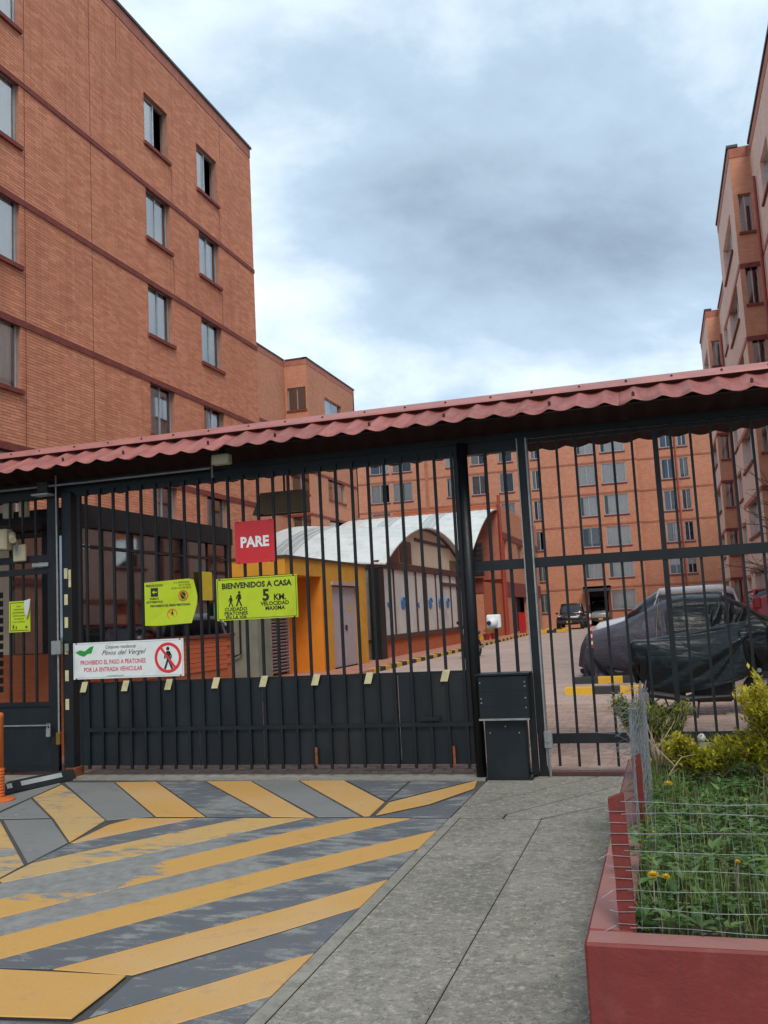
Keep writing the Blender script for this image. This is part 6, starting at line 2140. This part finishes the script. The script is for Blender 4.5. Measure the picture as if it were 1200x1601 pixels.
WB = thing('wire_mesh', 'tangled wire mesh along the left planter edge, seen end on', 'wire fence', (-.2, 5.2, .45))
mm = MB()
for lay in range(3):
    ox = -.225 + lay * .028
    for q in range(12):
        zz_ = .45 + q * .045
        pts = []
        for k_ in range(22):
            y = 4.75 + k_ * .098 + lay * .02
            pts.append((ox + .016 * math.sin(y * 3.1 + lay * 2) + .006 * math.sin(y * 9 + q), y, zz_ + .008 * math.sin(y * 4 + q) + (y - 4.7) * .05))
        mm.tube(pts, .0014, 4, cap=False)
    for q in range(34):
        y = 4.76 + q * .06
        pts = [(ox + .016 * math.sin(y * 3.1 + lay * 2) + random.uniform(-.006, .006), y + random.uniform(-.01, .01), .44 + k_ * .13 + (y - 4.7) * .05) for k_ in range(5)]
        mm.tube(pts, .0013, 4, cap=False)
stuff(mm.build('tangle', 'wire', WB))
mm = MB()
for q in range(70):
    y = random.uniform(5.6, 6.9)
    z0 = random.uniform(.58, 1.02)
    x0 = -.23 + random.uniform(-.02, .03)
    l_ = random.uniform(.05, .22)
    a = random.uniform(-.5, .5)
    pts = [(x0, y, z0), (x0 - l_ * .5, y + random.uniform(-.04, .04), z0 + a * l_ * .5 + .01), (x0 - l_, y + random.uniform(-.08, .08), z0 + a * l_ - random.uniform(0, .03))]
    mm.tube(pts, .0013, 4, cap=False)
stuff(mm.build('loose_ends', 'wire', WB))
WP = thing('wooden_post', 'weathered grey wooden post among the shrubs behind the planter', 'post', (-.19, 6.9, .4))
MB().loft([[(-.19 + .032 * math.cos(a_ * .785 + .4) * k_, 6.9 + .032 * math.sin(a_ * .785 + .4) * k_, zz_) for a_ in range(8)] for zz_, k_ in ((.38, 1), (.6, 1.05), (.8, .97), (.95, 1), (.965, .8))]).build('timber', 'wood_grey', WP)

# ---- plants
rg_ = random.Random(77)


def blade(mb_, p, h, w, bend, az, tint):
    d = Vector((math.cos(az), math.sin(az), 0))
    s_ = Vector((-d.y, d.x, 0)) * w
    p = Vector(p)
    a = p + d * bend * .25 + Vector((0, 0, h * .55))
    b = p + d * bend + Vector((0, 0, h * (1 - .25 * abs(bend) / max(h, .01))))
    mb_.add([p - s_, p + s_, a + s_ * .8, a - s_ * .8, b], [(0, 1, 2, 3), (3, 2, 4)], tint)


def inside(y_lo=3.50, y_hi=7.05, x_hi=2.2):
    return rg_.uniform(-.19, x_hi), rg_.uniform(y_lo, y_hi)


mg, md = MB(), MB()
for q in range(11000):
    x, y = inside(x_hi=1.5 if q % 4 else 3.4)
    cl = mnoise.noise(Vector((x * 2.3, y * 2.3, 5)))
    h = max(.04, .12 + .13 * cl + rg_.uniform(-.05, .09) + .04 * max(0, min(1, (y - 4.2))))
    if y < 3.62:
        h *= .6
    tgt = md if rg_.random() < (.10 + max(0, cl) * .16) else mg
    blade(tgt, (x, y, .40), h * (1.15 if tgt is md else 1), rg_.uniform(.0018, .0042), rg_.uniform(.0, .09), rg_.uniform(0, 6.28), rg_.random())
for q in range(160):
    x, y = inside(y_lo=3.7, x_hi=1.4)
    blade(md, (x, y, .41), rg_.uniform(.28, .48), .0016, rg_.uniform(.02, .18), rg_.uniform(0, 6.28), rg_.random())
GR = stuff(mg.build('grass', 'grass'))
GR['label'] = 'green grass and weeds filling the red planter'
GR['category'] = 'grass'
GD = stuff(md.build('dry_grass', 'dry_grass'))
GD['label'] = 'dry straw coloured grass stems among the green in the planter'
GD['category'] = 'grass'


def leaf(mb_, c, d, up, l_, w, tint, fold=.25):
    d = d.normalized()
    s_ = d.cross(up)
    if s_.length < .05:
        s_ = d.cross(Vector((1, 0, 0)))
    s_.normalize()
    n_ = s_.cross(d)
    m0 = c + d * l_ * .45 - n_ * l_ * .03
    tip = c + d * l_ - n_ * l_ * .12
    mb_.add([c, m0 + s_ * w + n_ * w * fold, tip, m0 - s_ * w + n_ * w * fold, m0], [(0, 4, 1), (1, 4, 2), (2, 4, 3), (3, 4, 0)], tint)


mw = MB()
for q in range(1900):
    x, y = inside(x_hi=1.4 if q % 3 else 3.3)
    n_ = rg_.randint(5, 8)
    s_ = rg_.uniform(.04, .10) * (1.15 if y < 4.4 else 1)
    zz_ = .42 + rg_.uniform(0, .16 if y > 3.8 else .08)
    a0 = rg_.uniform(0, 6.28)
    for k_ in range(n_):
        a = a0 + k_ * 6.283 / n_ + rg_.uniform(-.3, .3)
        d = Vector((math.cos(a), math.sin(a), rg_.uniform(.1, 1.0)))
        l_ = s_ * rg_.uniform(.6, 1.3)
        if q % 3 == 0 and y > 3.68:
            # long arching toothed leaf: a chain of short lobes
            p_ = Vector((x, y, zz_))
            dd_ = d.normalized()
            for sg in range(4):
                w_ = l_ * (.10, .16, .20, .16)[sg]
                leaf(mw, p_, dd_ + Vector((rg_.uniform(-.2, .2), rg_.uniform(-.2, .2), 0)), Vector((0, 0, 1)), l_ * .5, w_, min(1, max(0, .5 + .3 * rg_.gauss(0, 1))))
                p_ = p_ + dd_ * l_ * .33
                dd_ = (dd_ + Vector((0, 0, -.28))).normalized()
        elif q % 3 <= 1:
            leaf(mw, Vector((x, y, zz_)), d, Vector((0, 0, 1)), l_ * .8, l_ * .16, rg_.random())
        else:
            # clover: small round leaflets on thin stalks
            c_ = Vector((x, y, zz_)) + Vector((math.cos(a) * s_ * .5, math.sin(a) * s_ * .5, rg_.uniform(.0, .05)))
            for lf in range(3):
                aa_ = a + lf * 2.09
                leaf(mw, c_, Vector((math.cos(aa_), math.sin(aa_), .25)), Vector((0, 0, 1)), .016, .008, rg_.random())
WD = stuff(mw.build('weeds', 'weed'))
WD['label'] = 'low broad leaved weeds covering the planter soil'
WD['category'] = 'weeds'


def flower(label, x, y, z, r_, double=False):
    o = thing('dandelion', label, 'flower', (x, y, .42), group='yellow flowers in the planter')
    MB().tube([(x + .01, y, .41), (x - .004, y, (z + .41) / 2), (x, y, z)], .0022, 5).build('stem', 'twig', o)
    for k_, (ox, rs_) in enumerate(((0, r_), (r_ * 1.65, r_ * .72)) if double else ((0, r_),)):
        m_ = MB()
        for lay in range(4):
            nn = 18 - lay * 3
            for q in range(nn):
                a = 6.283 * q / nn + lay * .4 + rg_.uniform(-.1, .1)
                el = .1 + lay * .35
                d = Vector((math.cos(a) * math.cos(el), math.sin(a) * math.cos(el) - .6, math.sin(el) + .25))
                leaf(m_, Vector((x + ox, y, z - (0 if k_ == 0 else .004))), d, Vector((0, 0, 1)), rs_ * (1 - lay * .12), rs_ * .16, rg_.random())
        m_.build('flower_head', 'petal', o)


flower('large double yellow dandelion nearest the front mesh', -.122, 3.63, .60, .027, True)
flower('yellow dandelion in the middle of the planter below the bare twigs', -.06, 5.3, .62, .028)
flower('small yellow dandelion near the right end of the front mesh', .185, 3.85, .60, .014)
flower('yellow dandelion peeking out beside the second red stake', -.16, 5.6, .70, .024)
flower('small yellow flower low behind the mesh right of the stakes', -.13, 4.3, .60, .010)
flower('tiny yellow flower far right behind the mesh', .30, 4.9, .62, .011)
PU = thing('dandelion_clock', 'round white dandelion seed head before the bottom fence rail', 'flower', (.165, 6.5, .42))
MB().tube([(.165, 6.5, .42), (.16, 6.5, .69)], .0022, 5).build('stem', 'twig', PU)
m_ = MB()
for q in range(260):
    d = Vector((rg_.gauss(0, 1), rg_.gauss(0, 1), rg_.gauss(0, 1))).normalized()
    c = Vector((.16, 6.5, .70)) + d * .027
    e_ = d.orthogonal().normalized() * .0035
    f_ = d.cross(e_)
    m_.add([c - e_, c + f_, c + e_, c - f_], [(0, 1, 2, 3)])
    m_.add([Vector((.16, 6.5, .70)), c + e_ * .2, c - e_ * .2], [(0, 1, 2)])
m_.build('seed_head', 'puff', PU)


def shrub(name, label, base, blobs, mat, n_leaf, ls, twigs, seed, bare=0):
    r_ = random.Random(seed)
    o = thing(name, label, 'shrub', base, group='shrubs in the planter')
    st, fo = MB(), MB()
    b = Vector(base)
    tips = []
    for (cx, cy, cz, rx_, ry_, rz_) in blobs:
        for q in range(twigs):
            while True:
                u = Vector((r_.uniform(-1, 1), r_.uniform(-1, 1), r_.uniform(-1, 1)))
                if u.length < 1:
                    break
            t_ = Vector((cx + u.x * rx_, cy + u.y * ry_, cz + u.z * rz_))
            mid = b.lerp(t_, .5) + Vector((r_.uniform(-.05, .05), r_.uniform(-.05, .05), r_.uniform(-.03, .05)))
            st.tube([b + Vector((r_.uniform(-.02, .02), r_.uniform(-.02, .02), 0)), mid, t_], [.006, .0035, .0015], 5)
            tips.append((mid, t_))
    for q in range(n_leaf):
        mid, t_ = r_.choice(tips)
        k_ = r_.uniform(.35, 1.04)
        c = mid.lerp(t_, k_) + Vector((r_.gauss(0, .014), r_.gauss(0, .014), r_.gauss(0, .014)))
        ax_ = (t_ - mid).normalized()
        d = ax_ * r_.uniform(.1, .9) + Vector((r_.uniform(-1, 1), r_.uniform(-1, 1), r_.uniform(-.4, 1)))
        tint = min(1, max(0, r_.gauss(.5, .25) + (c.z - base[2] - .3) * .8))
        leaf(fo, c, d, Vector((0, 0, 1)), ls * r_.uniform(.6, 1.25), ls * .24, tint)
    st.build('stem', 'twig', o)
    fo.build('foliage', mat, o)
    return o


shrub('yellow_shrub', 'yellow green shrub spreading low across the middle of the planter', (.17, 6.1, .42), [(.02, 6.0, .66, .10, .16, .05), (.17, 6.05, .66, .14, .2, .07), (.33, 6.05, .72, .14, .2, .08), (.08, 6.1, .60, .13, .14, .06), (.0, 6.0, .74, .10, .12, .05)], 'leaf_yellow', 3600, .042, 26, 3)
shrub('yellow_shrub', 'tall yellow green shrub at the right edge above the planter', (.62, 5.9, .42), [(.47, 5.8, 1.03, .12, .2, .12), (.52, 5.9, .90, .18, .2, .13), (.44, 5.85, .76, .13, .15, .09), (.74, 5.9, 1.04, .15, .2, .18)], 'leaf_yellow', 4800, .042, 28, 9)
ml = MB()
for q in range(420):
    x, y = inside(x_hi=1.5)
    c_ = Vector((x, y, .425 + rg_.uniform(0, .05)))
    leaf(ml, c_, Vector((rg_.uniform(-1, 1), rg_.uniform(-1, 1), rg_.uniform(-.2, .4))), Vector((0, 0, 1)), rg_.uniform(.02, .05), .008, rg_.random())
DL = stuff(ml.build('dead_leaves', 'dry_grass'))
DL['label'] = 'dead brown leaves lying among the planter weeds'
DL['category'] = 'leaves'
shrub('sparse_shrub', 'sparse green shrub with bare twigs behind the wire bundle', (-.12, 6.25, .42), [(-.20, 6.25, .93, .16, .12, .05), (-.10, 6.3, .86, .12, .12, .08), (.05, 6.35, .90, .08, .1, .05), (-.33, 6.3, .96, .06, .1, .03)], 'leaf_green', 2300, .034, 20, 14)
TW = thing('bare_branch', 'pale bare branches leaning across the planter behind the second stake', 'branch', (-.13, 5.6, .42))
m_ = MB()
for pts, r_ in (([(-.13, 5.6, .45), (-.10, 5.6, .56), (-.02, 5.65, .66), (-.12, 5.7, .76), (-.20, 5.75, .84)], .006), ([(-.02, 5.65, .66), (.02, 5.7, .70), (.10, 5.75, .71)], .004), ([(-.12, 5.7, .74), (-.06, 5.7, .82), (.0, 5.75, .90)], .004),
                ([(-.10, 5.66, .72), (-.15, 5.7, .86), (-.17, 5.75, .95)], .004), ([(-.06, 5.62, .61), (.0, 5.6, .655)], .004)):
    m_.tube(pts, [r_ * (1 - .6 * q / (len(pts) - 1)) for q in range(len(pts))], 6)
m_.build('twigs', 'twig', TW)

# ---- half-bare tree in the yard by the right-hand block
TR = thing('bare_tree', 'almost leafless tree with thin dark branches by the right hand block', 'tree', (2.75, 16.2, 0))
tb, tf = MB(), MB()
rt = random.Random(4)


def grow(p, d, l_, r_, dep):
    pts, rs_ = [p], [r_]
    for q in range(4):
        d = (d + Vector((rt.uniform(-.22, .22), rt.uniform(-.22, .22), rt.uniform(-.12, .14)))).normalized()
        p = p + d * l_ / 4
        pts.append(p)
        rs_.append(r_ * (1 - .11 * (q + 1)))
    tb.tube(pts, rs_, 6 if dep > 1 else 5)
    if dep <= 2 and p.x > 2.35 and p.z > 2.9:
        for q in range(16):
            c = p + Vector((rt.gauss(0, .1), rt.gauss(0, .1), rt.gauss(0, .1)))
            leaf(tf, c, Vector((rt.uniform(-1, 1), rt.uniform(-1, 1), rt.uniform(-.8, .6))), Vector((0, 0, 1)), .075, .02, rt.random())
    if dep == 0:
        return
    for q in range(3 if dep > 1 else 2):
        nd = (d + Vector((rt.uniform(-.9, .6), rt.uniform(-.6, .6), rt.uniform(-.5, .5)))).normalized()
        grow(pts[rt.randint(2, 4)], nd, l_ * rt.uniform(.55, .78), r_ * .52, dep - 1)


grow(Vector((2.75, 16.2, 0)), Vector((-.05, 0, 1)), 1.7, .075, 0)
grow(Vector((2.68, 16.2, 1.55)), Vector((-.15, 0, 1)), 1.4, .06, 4)
grow(Vector((2.68, 16.2, 1.75)), Vector((-.95, .1, .30)), 1.0, .035, 3)
grow(Vector((2.68, 16.2, 2.1)), Vector((-.9, -.2, .42)), .95, .03, 3)
tb.build('trunk', 'bark', TR)
tf.build('crown', 'leaf_tree', TR)

# litter on the pavement
ml = MB()
for q in range(150):
    x, y = rg_.uniform(-1.7, -.38), rg_.uniform(2.8, 8.9)
    if rg_.random() < .45:
        x, y = -.39 - abs(rg_.gauss(0, .10)), rg_.uniform(3.4, 7.2)
    if q % 6 == 0:
        x, y = rg_.uniform(-6, -1.8), rg_.uniform(8.4, 8.85)
    leaf(ml, Vector((x, y, .004)), Vector((rg_.uniform(-1, 1), rg_.uniform(-1, 1), .05)), Vector((0, 0, 1)), rg_.uniform(.008, .026), .005, rg_.random(), fold=.5)
LL = stuff(ml.build('leaf_litter', 'dry_grass'))
LL['label'] = 'tiny dry leaves scattered over the pavement'
LL['category'] = 'leaves'
tag(MB().chbox(-.42, -.37, 3.86, 3.90, .001, .012, .004).build('paper_scrap', 'paper'), 'scrap of white paper on the pavement by the planter corner', 'litter')

for o in bpy.data.objects:
    if '_loc' in o:
        del o['_loc']
